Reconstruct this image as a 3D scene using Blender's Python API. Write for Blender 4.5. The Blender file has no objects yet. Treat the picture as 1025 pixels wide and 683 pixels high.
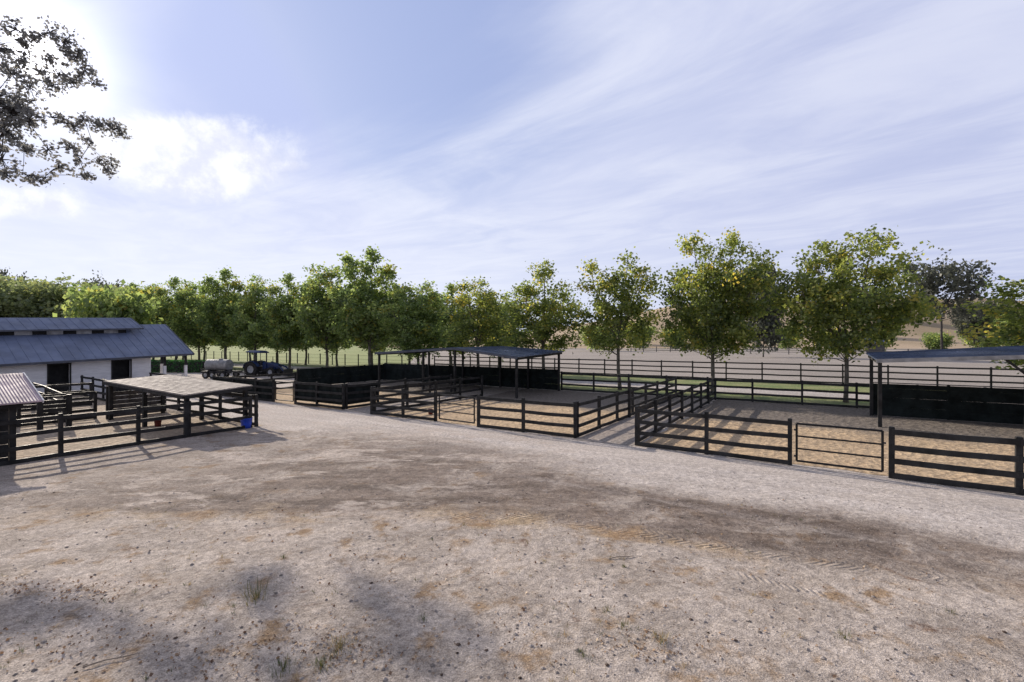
import bpy, math, random
import numpy as np
from mathutils import Vector, noise as mnoise

random.seed(7)
rng = np.random.default_rng(11)
scn = bpy.context.scene
COL = scn.collection

# ------------------------------------------------------------------ site frame
# two yard directions: R runs along the front fences to the right, B runs back into the site
RX, RY = 0.845, -0.535
BX, BY = 0.535, 0.845
F = 481.0           # focal length in pixels used while surveying the site
H = 4.0             # eye height above the yard


def W(r, b, z=0.0):
    return Vector((r * RX + b * BX, r * RY + b * BY, z))


def at(px, dist, py):
    """survey: bearing px and height py seen at a given distance -> world point"""
    return Vector(((px - 512.5) / F * dist, dist, H - (py - 341.5) * dist / F))


def on_ground(px, py):
    d = H * F / (py - 341.5)
    return Vector(((px - 512.5) / F * d, d, 0.0))


# ------------------------------------------------------------------ materials
def new_mat(name):
    m = bpy.data.materials.new(name)
    m.use_nodes = True
    nt = m.node_tree
    nt.nodes.clear()
    return m, nt


class NG:
    """tiny helper to write node graphs"""
    def __init__(self, nt):
        self.nt = nt

    def n(self, t, **kw):
        nd = self.nt.nodes.new(t)
        for k, v in kw.items():
            setattr(nd, k, v)
        return nd

    def link(self, a, b):
        self.nt.links.new(a, b)

    def put(self, sock, v):
        if hasattr(v, 'links'):
            self.link(v, sock)
        else:
            sock.default_value = v

    def math(self, op, a, b=None, c=None, clamp=False):
        nd = self.n('ShaderNodeMath', operation=op)
        nd.use_clamp = clamp
        self.put(nd.inputs[0], a)
        if b is not None:
            self.put(nd.inputs[1], b)
        if c is not None:
            self.put(nd.inputs[2], c)
        return nd.outputs[0]

    def dot(self, v, w):
        nd = self.n('ShaderNodeVectorMath', operation='DOT_PRODUCT')
        self.link(v, nd.inputs[0])
        nd.inputs[1].default_value = w
        return nd.outputs['Value']

    def comb(self, x, y, z=0.0):
        nd = self.n('ShaderNodeCombineXYZ')
        for s, v in zip(nd.inputs, (x, y, z)):
            self.put(s, v)
        return nd.outputs[0]

    def noise(self, vec, scale, detail=4.0, rough=0.55, dist=0.0):
        nd = self.n('ShaderNodeTexNoise')
        if vec is not None:
            self.link(vec, nd.inputs['Vector'])
        nd.inputs['Scale'].default_value = scale
        nd.inputs['Detail'].default_value = detail
        nd.inputs['Roughness'].default_value = rough
        nd.inputs['Distortion'].default_value = dist
        return nd.outputs['Fac']

    def smooth(self, v, lo, hi, to0=0.0, to1=1.0):
        nd = self.n('ShaderNodeMapRange', interpolation_type='SMOOTHSTEP')
        self.put(nd.inputs['Value'], v)
        nd.inputs['From Min'].default_value = lo
        nd.inputs['From Max'].default_value = hi
        nd.inputs['To Min'].default_value = to0
        nd.inputs['To Max'].default_value = to1
        return nd.outputs[0]

    def mix(self, fac, a, b, mode='MIX'):
        nd = self.n('ShaderNodeMix', data_type='RGBA', blend_type=mode)
        self.put(nd.inputs[0], fac)
        for i, v in ((6, a), (7, b)):
            if hasattr(v, 'links'):
                self.link(v, nd.inputs[i])
            else:
                nd.inputs[i].default_value = (*v, 1.0) if len(v) == 3 else v
        return nd.outputs[2]

    def bump(self, h, strength, dist):
        nd = self.n('ShaderNodeBump')
        nd.inputs['Strength'].default_value = strength
        nd.inputs['Distance'].default_value = dist
        self.link(h, nd.inputs['Height'])
        return nd.outputs[0]

    def out(self, col, rough=0.8, metal=0.0, normal=None, spec=0.5):
        p = self.n('ShaderNodeBsdfPrincipled')
        self.put(p.inputs['Base Color'], col if hasattr(col, 'links') else (*col, 1.0))
        self.put(p.inputs['Roughness'], rough)
        p.inputs['Metallic'].default_value = metal
        p.inputs['Specular IOR Level'].default_value = spec
        if normal is not None:
            self.link(normal, p.inputs['Normal'])
        o = self.n('ShaderNodeOutputMaterial')
        self.link(p.outputs[0], o.inputs['Surface'])
        return p


def pmat(name, base, dark=0.6, light=1.25, scale=6.0, rough=0.7, metal=0.0, bump=0.0, bscale=40.0, stretch=None, spec=0.5):
    """weathered surface: base colour drifting between darker and lighter tones"""
    m, nt = new_mat(name)
    g = NG(nt)
    tc = g.n('ShaderNodeTexCoord')
    v = tc.outputs['Object']
    if stretch:
        mp = g.n('ShaderNodeMapping')
        mp.inputs['Scale'].default_value = stretch
        g.link(v, mp.inputs['Vector'])
        v = mp.outputs[0]
    f = g.noise(v, scale, 5.0, 0.6)
    f = g.smooth(f, 0.3, 0.7)
    c = g.mix(f, tuple(min(1, x * dark) for x in base), tuple(min(1, x * light) for x in base))
    nrm = None
    if bump:
        nrm = g.bump(g.noise(v, bscale, 4.0), bump, 0.02)
    rr = g.smooth(g.noise(v, scale * 2.3), 0.3, 0.7, max(0.05, rough - 0.12), min(1, rough + 0.1))
    g.out(c, rr, metal, nrm, spec)
    return m


M = {}
M['black_wood'] = pmat('black_stained_wood', (0.0145, 0.0142, 0.0148), 0.45, 2.2, 2.2, 0.62, bump=0.25, bscale=30, spec=0.35)
M['black_pipe'] = pmat('black_painted_pipe', (0.009, 0.009, 0.01), 0.7, 1.4, 8.0, 0.6, spec=.3)
M['screen'] = pmat('dark_wind_screen', (0.011, 0.015, 0.015), 0.6, 1.8, 1.5, 0.9, bump=0.2, bscale=60, spec=0.2)
M['grey_wood'] = pmat('weathered_grey_wood', (0.10, 0.095, 0.095), 0.6, 1.5, 4.0, 0.8)
M['roof_blue'] = pmat('blue_grey_metal_roof', (0.155, 0.19, 0.295), 0.82, 1.15, 0.8, 0.5, 0.0, spec=0.5)
M['roof_blue_dark'] = pmat('dark_blue_metal_roof', (0.05, 0.075, 0.14), 0.8, 1.25, 0.8, 0.34, 0.15, spec=0.6)
M['roof_edge'] = pmat('roof_edge_trim', (0.09, 0.10, 0.13), 0.8, 1.3, 1.5, 0.4, 0.2)
M['roof_pink'] = pmat('dusty_pink_metal_roof', (0.52, 0.40, 0.43), 0.85, 1.15, 1.2, 0.5)
M['roof_dust'] = pmat('dusty_brown_roof', (0.315, 0.275, 0.25), 0.72, 1.2, 1.6, 0.85, bump=0.2, bscale=14)
M['white'] = pmat('white_painted_boards', (0.86, 0.86, 0.88), 0.86, 1.06, 1.4, 0.7, bump=0.12, bscale=6, stretch=(1, 1, 6))
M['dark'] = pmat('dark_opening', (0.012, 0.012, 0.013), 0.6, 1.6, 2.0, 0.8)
M['pane'] = pmat('clerestory_pane', (0.33, 0.34, 0.36), 0.6, 1.3, 1.6, 0.25)
M['blue_paint'] = pmat('blue_machine_paint', (0.015, 0.038, 0.13), 0.7, 1.3, 3.0, 0.35)
M['blue_plastic'] = pmat('blue_plastic', (0.02, 0.07, 0.55), 0.8, 1.2, 5.0, 0.45)
M['red_plastic'] = pmat('dull_red_plastic', (0.16, 0.03, 0.02), 0.7, 1.2, 5.0, 0.6)
M['tyre'] = pmat('tyre_rubber', (0.018, 0.018, 0.019), 0.7, 1.6, 4.0, 0.85)
M['rim'] = pmat('wheel_rim', (0.42, 0.44, 0.48), 0.75, 1.15, 6.0, 0.5)
M['steel'] = pmat('galvanised_steel', (0.36, 0.365, 0.38), 0.6, 1.15, 2.0, 0.7, 0.1)
M['machine_dark'] = pmat('dark_machine_metal', (0.03, 0.03, 0.035), 0.7, 1.5, 5.0, 0.5)
M['bark'] = pmat('pale_plane_bark', (0.15, 0.13, 0.11), 0.45, 1.6, 5.0, 0.85, bump=0.4, bscale=12, stretch=(1, 1, 0.35))
M['bark_dark'] = pmat('dark_oak_bark', (0.045, 0.04, 0.04), 0.6, 1.4, 4.0, 0.9, bump=0.4, bscale=10)
M['stone'] = pmat('pebble_stone', (0.34, 0.30, 0.275), 0.45, 1.5, 2.5, 0.95, spec=.1)
M['clod'] = pmat('dark_clod', (0.085, 0.062, 0.05), 0.5, 1.8, 9.0, 0.95, spec=.1)
M['twig'] = pmat('dry_twig', (0.30, 0.25, 0.21), 0.6, 1.3, 5.0, 0.9)


def leaf_mat(name, cols, trans=0.58, gloss=0.04):
    """cols: 4 colours along the per-leaf tint 0..1"""
    m, nt = new_mat(name)
    g = NG(nt)
    at_ = g.n('ShaderNodeAttribute', attribute_name='tint')
    ramp = g.n('ShaderNodeValToRGB')
    el = ramp.color_ramp.elements
    while len(el) < len(cols):
        el.new(0.5)
    for e, (p, c) in zip(el, cols):
        e.position = p
        e.color = (*c, 1)
    g.link(at_.outputs['Fac'], ramp.inputs[0])
    d = g.n('ShaderNodeBsdfDiffuse')
    g.link(ramp.outputs[0], d.inputs['Color'])
    t = g.n('ShaderNodeBsdfTranslucent')
    hs = g.n('ShaderNodeHueSaturation')
    hs.inputs['Saturation'].default_value = 1.2
    hs.inputs['Value'].default_value = 1.85
    hs.inputs['Hue'].default_value = 0.487
    g.link(ramp.outputs[0], hs.inputs['Color'])
    g.link(hs.outputs[0], t.inputs['Color'])
    gl = g.n('ShaderNodeBsdfGlossy')
    gl.inputs['Roughness'].default_value = 0.45
    gl.inputs['Color'].default_value = (0.8, 0.8, 0.8, 1)
    m1 = g.n('ShaderNodeMixShader')
    m1.inputs[0].default_value = trans
    g.link(d.outputs[0], m1.inputs[1])
    g.link(t.outputs[0], m1.inputs[2])
    m2 = g.n('ShaderNodeMixShader')
    m2.inputs[0].default_value = gloss
    g.link(m1.outputs[0], m2.inputs[1])
    g.link(gl.outputs[0], m2.inputs[2])
    o = g.n('ShaderNodeOutputMaterial')
    g.link(m2.outputs[0], o.inputs['Surface'])
    return m


M['leaf'] = leaf_mat('plane_tree_leaf', [(0.0, (0.05, 0.075, 0.03)), (0.45, (0.155, 0.20, 0.068)), (0.78, (0.30, 0.335, 0.11)), (1.0, (0.50, 0.44, 0.13))])
M['leaf_left'] = leaf_mat('green_leaf', [(0.0, (0.07, 0.105, 0.05)), (0.5, (0.20, 0.27, 0.11)), (0.85, (0.35, 0.41, 0.16)), (1.0, (0.30, 0.27, 0.07))])
M['leaf_oak'] = leaf_mat('dark_oak_leaf', [(0.0, (0.11, 0.11, 0.11)), (0.5, (0.18, 0.18, 0.175)), (0.85, (0.24, 0.24, 0.22)), (1.0, (0.29, 0.29, 0.24))], 0.6)
M['leaf_far_oak'] = leaf_mat('far_oak_leaf', [(0.0, (0.05, 0.055, 0.048)), (0.5, (0.085, 0.095, 0.075)), (0.85, (0.12, 0.13, 0.095)), (1.0, (0.16, 0.165, 0.11))], 0.4)
M['leaf_soft'] = leaf_mat('grey_green_leaf', [(0.0, (0.13, 0.16, 0.095)), (0.5, (0.22, 0.27, 0.14)), (0.85, (0.30, 0.34, 0.15)), (1.0, (0.38, 0.38, 0.16))], 0.4)
M['leaf_hedge'] = leaf_mat('hedge_leaf', [(0.0, (0.045, 0.12, 0.045)), (0.5, (0.075, 0.20, 0.065)), (0.85, (0.08, 0.19, 0.06)), (1.0, (0.11, 0.22, 0.07))], 0.4)
M['weed'] = leaf_mat('weed_blade', [(0.0, (0.05, 0.075, 0.03)), (0.4, (0.09, 0.11, 0.045)), (0.7, (0.28, 0.23, 0.11)), (1.0, (0.45, 0.36, 0.20))], 0.3)


def ground_mat():
    m, nt = new_mat('yard_dirt')
    g = NG(nt)
    geo = g.n('ShaderNodeNewGeometry')
    P = geo.outputs['Position']
    b = g.dot(P, (BX, BY, 0))
    r = g.dot(P, (RX, RY, 0))
    n1 = g.noise(P, 0.16, 4, 0.55)
    n2 = g.noise(P, 0.75, 5, 0.6)
    warp = g.math('ADD', g.math('MULTIPLY', g.math('SUBTRACT', n1, 0.5), 4.0), g.math('MULTIPLY', g.math('SUBTRACT', n2, 0.5), 1.3))
    bn = g.math('ADD', b, warp)
    srv = g.comb(g.math('MULTIPLY', r, 0.10), b, 0.0)       # stretched along the direction of travel
    st1 = g.noise(srv, 1.7, 5, 0.6)
    st2 = g.noise(srv, 6.0, 4, 0.6)
    fine = g.noise(P, 9.0, 6, 0.72)
    grit = g.noise(P, 42.0, 3, 0.7)
    # foreground dirt
    base = g.mix(g.smooth(n2, 0.32, 0.68), (0.465, 0.405, 0.355), (0.65, 0.575, 0.515))
    straw = g.mix(g.smooth(g.noise(P, 1.3, 5, 0.65), 0.52, 0.68), base, (0.40, 0.285, 0.185))
    rust = g.mix(g.smooth(g.noise(P, 0.85, 5, 0.7, 0.6), 0.60, 0.72), straw, (0.25, 0.165, 0.12))
    # brown worked band: bounded in front by the curving wheel line, behind by the drive
    xy = g.n('ShaderNodeSeparateXYZ')
    g.link(P, xy.inputs[0])
    bend = g.math('MULTIPLY', g.math('MAXIMUM', g.math('SUBTRACT', xy.outputs[0], .3), 0.0), .42)
    t0 = g.math('ADD', g.math('SUBTRACT', xy.outputs[1], 10.75), bend)
    sm = g.math('MULTIPLY', g.math('SUBTRACT', g.noise(g.comb(g.math('MULTIPLY', xy.outputs[0], .25), xy.outputs[1], 2.0), .9, 5, .65), .5), 2.6)
    t = g.math('ADD', t0, sm)
    sx = g.noise(g.comb(g.math('MULTIPLY', xy.outputs[0], .16), xy.outputs[1], 0.0), 1.5, 6, .65)
    bup = bn
    band = g.math('MULTIPLY', g.smooth(t, -.4, .9), g.smooth(bup, 11.9, 13.6, 1.0, 0.0))
    patch = g.math('MULTIPLY', g.math('MULTIPLY', g.smooth(r, -20.5, -16.0), g.smooth(r, -9.0, -4.0, 1.0, 0.0)), g.math('MULTIPLY', g.smooth(t, -.4, .9), g.smooth(bn, 13.6, 15.8, 1.0, 0.0)))
    band = g.math('MAXIMUM', band, g.math('MULTIPLY', patch, g.smooth(sx, .32, .55, .35, 1.0)))
    band = g.math('MULTIPLY', band, g.smooth(r, -19.0, -11.0, .45, 1.0))
    blot = g.noise(P, .55, 7, .68, .4)
    band = g.math('MULTIPLY', band, g.smooth(blot, .34, .54, .30, 1.0))
    band_c = g.mix(g.smooth(sx, 0.35, 0.66), (0.155, 0.122, 0.102), (0.33, 0.27, 0.23))
    c = g.mix(g.math('MULTIPLY', band, 0.92), rust, band_c)
    tan = g.math('MULTIPLY', g.smooth(t, -.75, -.15), g.smooth(t, .1, .9, 1.0, 0.0))
    tan = g.math('MULTIPLY', tan, g.math('MULTIPLY', g.smooth(g.noise(P, .45, 6, .7), 0.42, 0.60), g.math('MULTIPLY', g.smooth(xy.outputs[0], 2.5, 6.0, .95, .25), g.smooth(xy.outputs[0], -11.0, -6.0, .35, 1.0))))
    c = g.mix(tan, c, g.mix(g.smooth(n2, .35, .6), (0.44, 0.30, 0.18), (0.50, 0.385, 0.26)))
    ln = g.math('ABSOLUTE', g.math('ADD', g.math('SUBTRACT', b, 11.95), g.math('MULTIPLY', g.math('SUBTRACT', n2, .5), .35)))
    ln = g.math('MULTIPLY', g.smooth(ln, .04, .32, 1.0, 0.0), g.math('MULTIPLY', g.smooth(r, -9.0, -6.5), g.smooth(fine, .25, .5)))
    c = g.mix(g.math('MULTIPLY', g.math('MULTIPLY', ln, g.smooth(st1, .40, .60)), .40), c, (.50, .45, .42))
    # grey gravel drive along the fences and off to the left
    road = g.math('MULTIPLY', g.smooth(bup, 12.0, 13.8), g.math('SUBTRACT', 1.0, g.math('MULTIPLY', patch, .8)))
    road_c = g.mix(g.smooth(st1, 0.3, 0.7), (0.62, 0.565, 0.525), (0.76, 0.70, 0.66))
    c = g.mix(g.math('MULTIPLY', road, 0.9), c, road_c)
    # pale compacted wheel streaks
    streak = g.math('MULTIPLY', g.smooth(st2, 0.60, 0.74), g.math('MULTIPLY', g.smooth(b, 6.5, 9.0), 0.42))
    c = g.mix(streak, c, (0.50, 0.45, 0.43))
    # chalky patches by the left pens
    pale = g.math('MULTIPLY', g.smooth(r, -5.0, -10.0), g.smooth(g.noise(g.comb(g.math('MULTIPLY', xy.outputs[0], .45), xy.outputs[1], 7.0), .9, 7, 0.7), 0.52, 0.62))
    c = g.mix(g.math('MULTIPLY', pale, 0.85), c, (0.64, 0.56, 0.50))
    # grain
    c = g.mix(g.smooth(fine, 0.3, 0.72, 0.0, 1.0), g.mix(1.0, c, (0.66, 0.64, 0.63), 'MULTIPLY'), g.mix(1.0, c, (1.26, 1.25, 1.24), 'MULTIPLY'))
    c = g.mix(g.smooth(grit, .36, .66), g.mix(1.0, c, (.70, .69, .68), 'MULTIPLY'), g.mix(1.0, c, (1.22, 1.22, 1.22), 'MULTIPLY'))
    peb = g.n('ShaderNodeTexVoronoi')
    g.link(P, peb.inputs['Vector'])
    peb.inputs['Scale'].default_value = 24.0
    pebm = g.math('MULTIPLY', g.math('LESS_THAN', peb.outputs['Distance'], .30), g.math('GREATER_THAN', g.dot(peb.outputs['Color'], (1, 0, 0)), .80))
    c = g.mix(g.math('MULTIPLY', pebm, .75), c, g.mix(g.dot(peb.outputs['Color'], (0, 1, 0)), (.20, .165, .145), (.62, .55, .50)))
    speck = g.math('MULTIPLY', g.smooth(g.noise(P, 13.0, 3, 0.6), 0.66, 0.72), g.smooth(n2, 0.40, 0.60))
    c = g.mix(g.math('MULTIPLY', speck, 0.4), c, (0.11, 0.085, 0.078))
    # far away it is dry summer grass
    far = g.smooth(b, 50.0, 70.0)
    c = g.mix(far, c, g.mix(n1, (0.20, 0.17, 0.10), (0.30, 0.25, 0.15)))
    # tyre lugs pressed into the worked band
    lug = g.math('ADD', g.math('MULTIPLY', r, 6.6), g.math('MULTIPLY', g.math('ABSOLUTE', g.math('SUBTRACT', t0, .1)), 6.0))
    lug = g.math('PINGPONG', lug, 0.5)
    lugm = g.math('MULTIPLY', g.math('MULTIPLY', g.smooth(g.noise(P, 1.6, 3, .6), .40, .58), 1.0), g.math('MULTIPLY', g.math('LESS_THAN', g.math('ABSOLUTE', g.math('SUBTRACT', t0, .1)), 0.24), g.math('MULTIPLY', g.smooth(r, -8.0, -6.5), g.smooth(r, 1.5, 2.5, 1.0, 0.0))))
    lug2 = g.math('PINGPONG', g.math('ADD', g.math('MULTIPLY', r, 8.5), g.math('MULTIPLY', b, 4.5)), 0.5)
    lug2m = g.math('MULTIPLY', g.math('LESS_THAN', g.math('ABSOLUTE', g.math('SUBTRACT', b, 8.9)), 0.10), g.math('MULTIPLY', g.smooth(r, -1.3, -1.0), g.smooth(r, 0.0, 0.3, 1.0, 0.0)))
    h = g.math('ADD', g.math('MULTIPLY', fine, 1.0), g.math('MULTIPLY', grit, 0.55))
    h = g.math('ADD', h, g.math('MULTIPLY', pebm, .25))
    h = g.math('ADD', h, g.math('MULTIPLY', g.math('MULTIPLY', lug, lugm), 1.5))
    h = g.math('ADD', h, g.math('MULTIPLY', g.math('MULTIPLY', lug2, lug2m), 1.4))
    h = g.math('ADD', h, g.math('MULTIPLY', st2, g.math('MULTIPLY', band, 0.9)))
    nrm = g.bump(h, 0.95, 0.042)
    g.out(c, 0.95, 0.0, nrm, 0.15)
    return m


def soil_mat(name, a, bcol, scale=0.5, hoof=1.0, back=None):
    m, nt = new_mat(name)
    g = NG(nt)
    geo = g.n('ShaderNodeNewGeometry')
    P = geo.outputs['Position']
    n = g.noise(P, scale, 6, 0.65)
    f = g.noise(P, 7.0, 5, 0.7)
    c = g.mix(g.smooth(n, 0.35, 0.65), a, bcol)
    if back:  # shade over the rear of the paddocks, painted into the soil colour
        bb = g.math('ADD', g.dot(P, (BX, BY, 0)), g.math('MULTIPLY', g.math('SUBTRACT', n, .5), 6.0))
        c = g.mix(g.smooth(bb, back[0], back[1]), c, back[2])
    c = g.mix(g.smooth(f, 0.35, 0.7), g.mix(1.0, c, (0.62, 0.60, 0.58), 'MULTIPLY'), g.mix(1.0, c, (1.18, 1.18, 1.16), 'MULTIPLY'))
    vor = g.n('ShaderNodeTexVoronoi')
    g.link(P, vor.inputs['Vector'])
    vor.inputs['Scale'].default_value = 3.6
    h = g.math('ADD', f, g.math('MULTIPLY', vor.outputs['Distance'], hoof))
    g.out(c, 0.95, 0.0, g.bump(h, 0.9, 0.07), 0.15)
    return m


M['ground'] = ground_mat()
M['soil'] = soil_mat('paddock_soil', (0.70, 0.53, 0.355), (0.55, 0.42, 0.29), 0.5, 1.0, (24.5, 27.5, (0.25, 0.22, 0.20)))  # last tuple: grey painted in for the tree row's shade at the rear
M['pen_soil'] = soil_mat('pen_soil', (0.62, 0.51, 0.40), (0.48, 0.40, 0.32))
M['lane'] = soil_mat('lane_gravel', (0.40, 0.36, 0.34), (0.48, 0.42, 0.38), 0.8, 0.4)
M['grass'] = soil_mat('strip_grass', (0.22, 0.29, 0.12), (0.37, 0.38, 0.19), 0.55, 0.3)
M['pasture'] = soil_mat('pasture_grass', (0.30, 0.36, 0.15), (0.38, 0.42, 0.19), 0.08, 0.3)
M['path'] = soil_mat('pale_path', (0.58, 0.54, 0.53), (0.66, 0.61, 0.60), 0.3, 0.2)
M['arena'] = soil_mat('arena_sand', (0.40, 0.36, 0.33), (0.47, 0.425, 0.39), 0.06, 0.3)
M['hill'] = soil_mat('dry_hill', (0.60, 0.47, 0.34), (0.44, 0.35, 0.23), 0.012, 0.2)


# ------------------------------------------------------------------ object helpers
def link(o, parent=None):
    COL.objects.link(o)
    if parent is not None:
        o.parent = parent
    return o


def tag(o, label=None, cat=None, group=None, kind=None):
    if label:
        o['label'] = label
    if cat:
        o['category'] = cat
    if group:
        o['group'] = group
    if kind:
        o['kind'] = kind
    return o


def empty(name, loc, label, cat, group=None):
    o = bpy.data.objects.new(name, None)
    o.empty_display_size = 0.3
    o.location = loc
    link(o)
    return tag(o, label, cat, group)


class MB:
    def __init__(self):
        self.v = []
        self.f = []

    def add(self, vs, fs):
        k = len(self.v)
        self.v += [tuple(x) for x in vs]
        self.f += [tuple(i + k for i in q) for q in fs]
        return self

    def hexa(self, c):
        """8 corners: bottom ring 0-3 then top ring 4-7"""
        return self.add(c, [(3, 2, 1, 0), (4, 5, 6, 7), (0, 1, 5, 4), (1, 2, 6, 5), (2, 3, 7, 6), (3, 0, 4, 7)])

    def box(self, c, s, ux=Vector((1, 0, 0)), uy=Vector((0, 1, 0)), uz=Vector((0, 0, 1))):
        c = Vector(c)
        a, b, d = ux * s[0] / 2, uy * s[1] / 2, uz * s[2] / 2
        return self.hexa([c - a - b - d, c + a - b - d, c + a + b - d, c - a + b - d, c - a - b + d, c + a - b + d, c + a + b + d, c - a + b + d])

    def bar(self, p, q, w, h, up=Vector((0, 0, 1))):
        p, q = Vector(p), Vector(q)
        d = (q - p)
        L = d.length
        d.normalize()
        side = d.cross(up)
        if side.length < 1e-4:
            side = d.cross(Vector((1, 0, 0)))
        side.normalize()
        u = side.cross(d)
        return self.box((p + q) / 2, (L, w, h), d, side, u)

    def tube(self, pts, rads, n=6, cap=True):
        pts = [Vector(p) for p in pts]
        k0 = len(self.v)
        ref = None
        for i, p in enumerate(pts):
            d = (pts[min(i + 1, len(pts) - 1)] - pts[max(i - 1, 0)])
            if d.length < 1e-6:
                d = Vector((0, 0, 1))
            d.normalize()
            if ref is None or abs(ref.dot(d)) > 0.95:
                ref = Vector((1, 0, 0)) if abs(d.x) < 0.8 else Vector((0, 1, 0))
            s = (ref - d * ref.dot(d)).normalized()
            ref = s
            t = d.cross(s)
            for j in range(n):
                a = 2 * math.pi * j / n
                self.v.append(tuple(p + (s * math.cos(a) + t * math.sin(a)) * rads[i]))
        for i in range(len(pts) - 1):
            for j in range(n):
                a, b = k0 + i * n + j, k0 + i * n + (j + 1) % n
                self.f.append((a, b, b + n, a + n))
        if cap:
            self.f.append(tuple(k0 + j for j in reversed(range(n))))
            k1 = k0 + (len(pts) - 1) * n
            self.f.append(tuple(k1 + j for j in range(n)))
        return self

    def cyl(self, p, q, r0, r1=None, n=12):
        return self.tube([p, q], [r0, r0 if r1 is None else r1], n)

    def lathe(self, c, prof, n=16, axis=Vector((0, 0, 1)), ref=Vector((1, 0, 0))):
        """prof: (radius, height) list around axis"""
        c = Vector(c)
        s = (ref - axis * ref.dot(axis)).normalized()
        t = axis.cross(s)
        k0 = len(self.v)
        for (r, h) in prof:
            for j in range(n):
                a = 2 * math.pi * j / n
                self.v.append(tuple(c + axis * h + (s * math.cos(a) + t * math.sin(a)) * r))
        for i in range(len(prof) - 1):
            for j in range(n):
                a, b = k0 + i * n + j, k0 + i * n + (j + 1) % n
                self.f.append((a, b, b + n, a + n))
        return self

    def slab(self, quad, t):
        """quad of 4 top corners, extruded down by t"""
        q = [Vector(p) for p in quad]
        lo = [p - Vector((0, 0, t)) for p in q]
        return self.hexa(lo + q)

    def build(self, name, mat, parent=None, smooth=False, label=None):
        off = Vector(parent_world(parent)) if parent is not None else Vector((0, 0, 0))
        me = bpy.data.meshes.new(name)
        me.from_pydata([(x - off.x, y - off.y, z - off.z) for x, y, z in self.v], [], self.f)
        me.materials.append(mat)
        if smooth:
            for p in me.polygons:
                p.use_smooth = True
        me.update()
        o = bpy.data.objects.new(name, me)
        link(o, parent)
        if label:
            o['label'] = label
        return o


def parent_world(o):
    p = Vector((0, 0, 0))
    while o is not None:
        p += o.location
        o = o.parent
    return p


def sheet(name, pts, z, mat, sub=None):
    me = bpy.data.meshes.new(name)
    me.from_pydata([(p.x, p.y, z) for p in pts], [], [tuple(range(len(pts)))])
    me.materials.append(mat)
    me.update()
    o = bpy.data.objects.new(name, me)
    link(o)
    return tag(o, kind='structure')


def rsheet(name, r0, r1, b0, b1, z, mat):
    """sheet in yard coordinates with slightly ragged edges"""
    rnd = random.Random(hash((r0, b1)) & 0xffff)
    pts = []
    j = lambda: rnd.uniform(-0.12, 0.12)

    def run(p, q):
        n = max(2, int((q - p).length / 0.9))
        return [p.lerp(q, i / n) for i in range(n)]
    c = [W(r0, b0), W(r1, b0), W(r1, b1), W(r0, b1)]
    for i in range(4):
        for p in run(c[i], c[(i + 1) % 4]):
            pts.append(p + Vector((j(), j(), 0)))
    return sheet(name, pts, z, mat)


# ------------------------------------------------------------------ ground
def smoothstep(x, a, b):
    t = max(0.0, min(1.0, (x - a) / (b - a)))
    return t * t * (3 - 2 * t)


def relief(x, y):
    """height of the loose dirt in the open yard (flat under the fences and pens)"""
    r = x * RX + y * RY
    b = x * BX + y * BY
    m = (1 - smoothstep(b, 15.5, 17.2)) * smoothstep(r, -21.3, -19.0)
    if m <= 0 or y < 2:
        return 0.0
    p = Vector((x, y, 0))
    n1 = mnoise.noise(p * 0.35)
    n2 = mnoise.noise(p * 1.4)
    n3 = mnoise.noise(p * 4.5)
    n4 = mnoise.noise(p * 11.0)
    h = 0.05 * n1 + 0.022 * n2 + 0.012 * n3 + 0.007 * max(0, n4)
    q = Vector((r * 0.12, b * 1.9, 3.0))
    h += 0.035 * mnoise.noise(q) * smoothstep(b, 7, 9)
    # shallow wheel ruts along the drive
    wob = 0.25 * mnoise.noise(Vector((r * 0.12, 7.0, 0)))
    for bc, dp, w in ((11.2, .035, .16), (12.75, .035, .16), (14.1, .02, .2), (15.5, .02, .2)):
        q_ = (b - bc - wob * (1.5 if bc < 12 else 1)) / w
        if abs(q_) < 4:
            h -= dp * (math.exp(-q_ * q_) - 0.55 * math.exp(-(abs(q_) - 1.7) ** 2 * 2)) * (0.6 + 0.4 * n2)
    return max(h + 0.06, 0.003) * m


def make_ground():
    ys = [-400, -100, -30, -8, 0, 2.5, 4.0]
    y = 4.6
    while y < 26:
        ys.append(y)
        y += 0.035 + 0.0062 * (y - 4.6)
    ys += [28, 32, 40, 60, 100, 200, 500, 1200, 3500]
    xs = [-3500, -1200, -400, -120, -60, -40, -30]
    x = -24.0
    while x < 24:
        xs.append(x)
        x += 0.05 + 0.0085 * abs(x)
    xs += [27, 32, 45, 80, 200, 500, 1200, 3500]
    vs = [(a, c, relief(a, c) if abs(a) < 26 and 4 < c < 27 else 0.0) for c in ys for a in xs]
    nx = len(xs)
    fs = [(j * nx + i, j * nx + i + 1, (j + 1) * nx + i + 1, (j + 1) * nx + i) for j in range(len(ys) - 1) for i in range(nx - 1)]
    me = bpy.data.meshes.new('ground')
    me.from_pydata(vs, [], fs)
    me.materials.append(M['ground'])
    for p in me.polygons:
        p.use_smooth = True
    o = bpy.data.objects.new('ground', me)
    link(o)
    tag(o, kind='structure')


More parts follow.
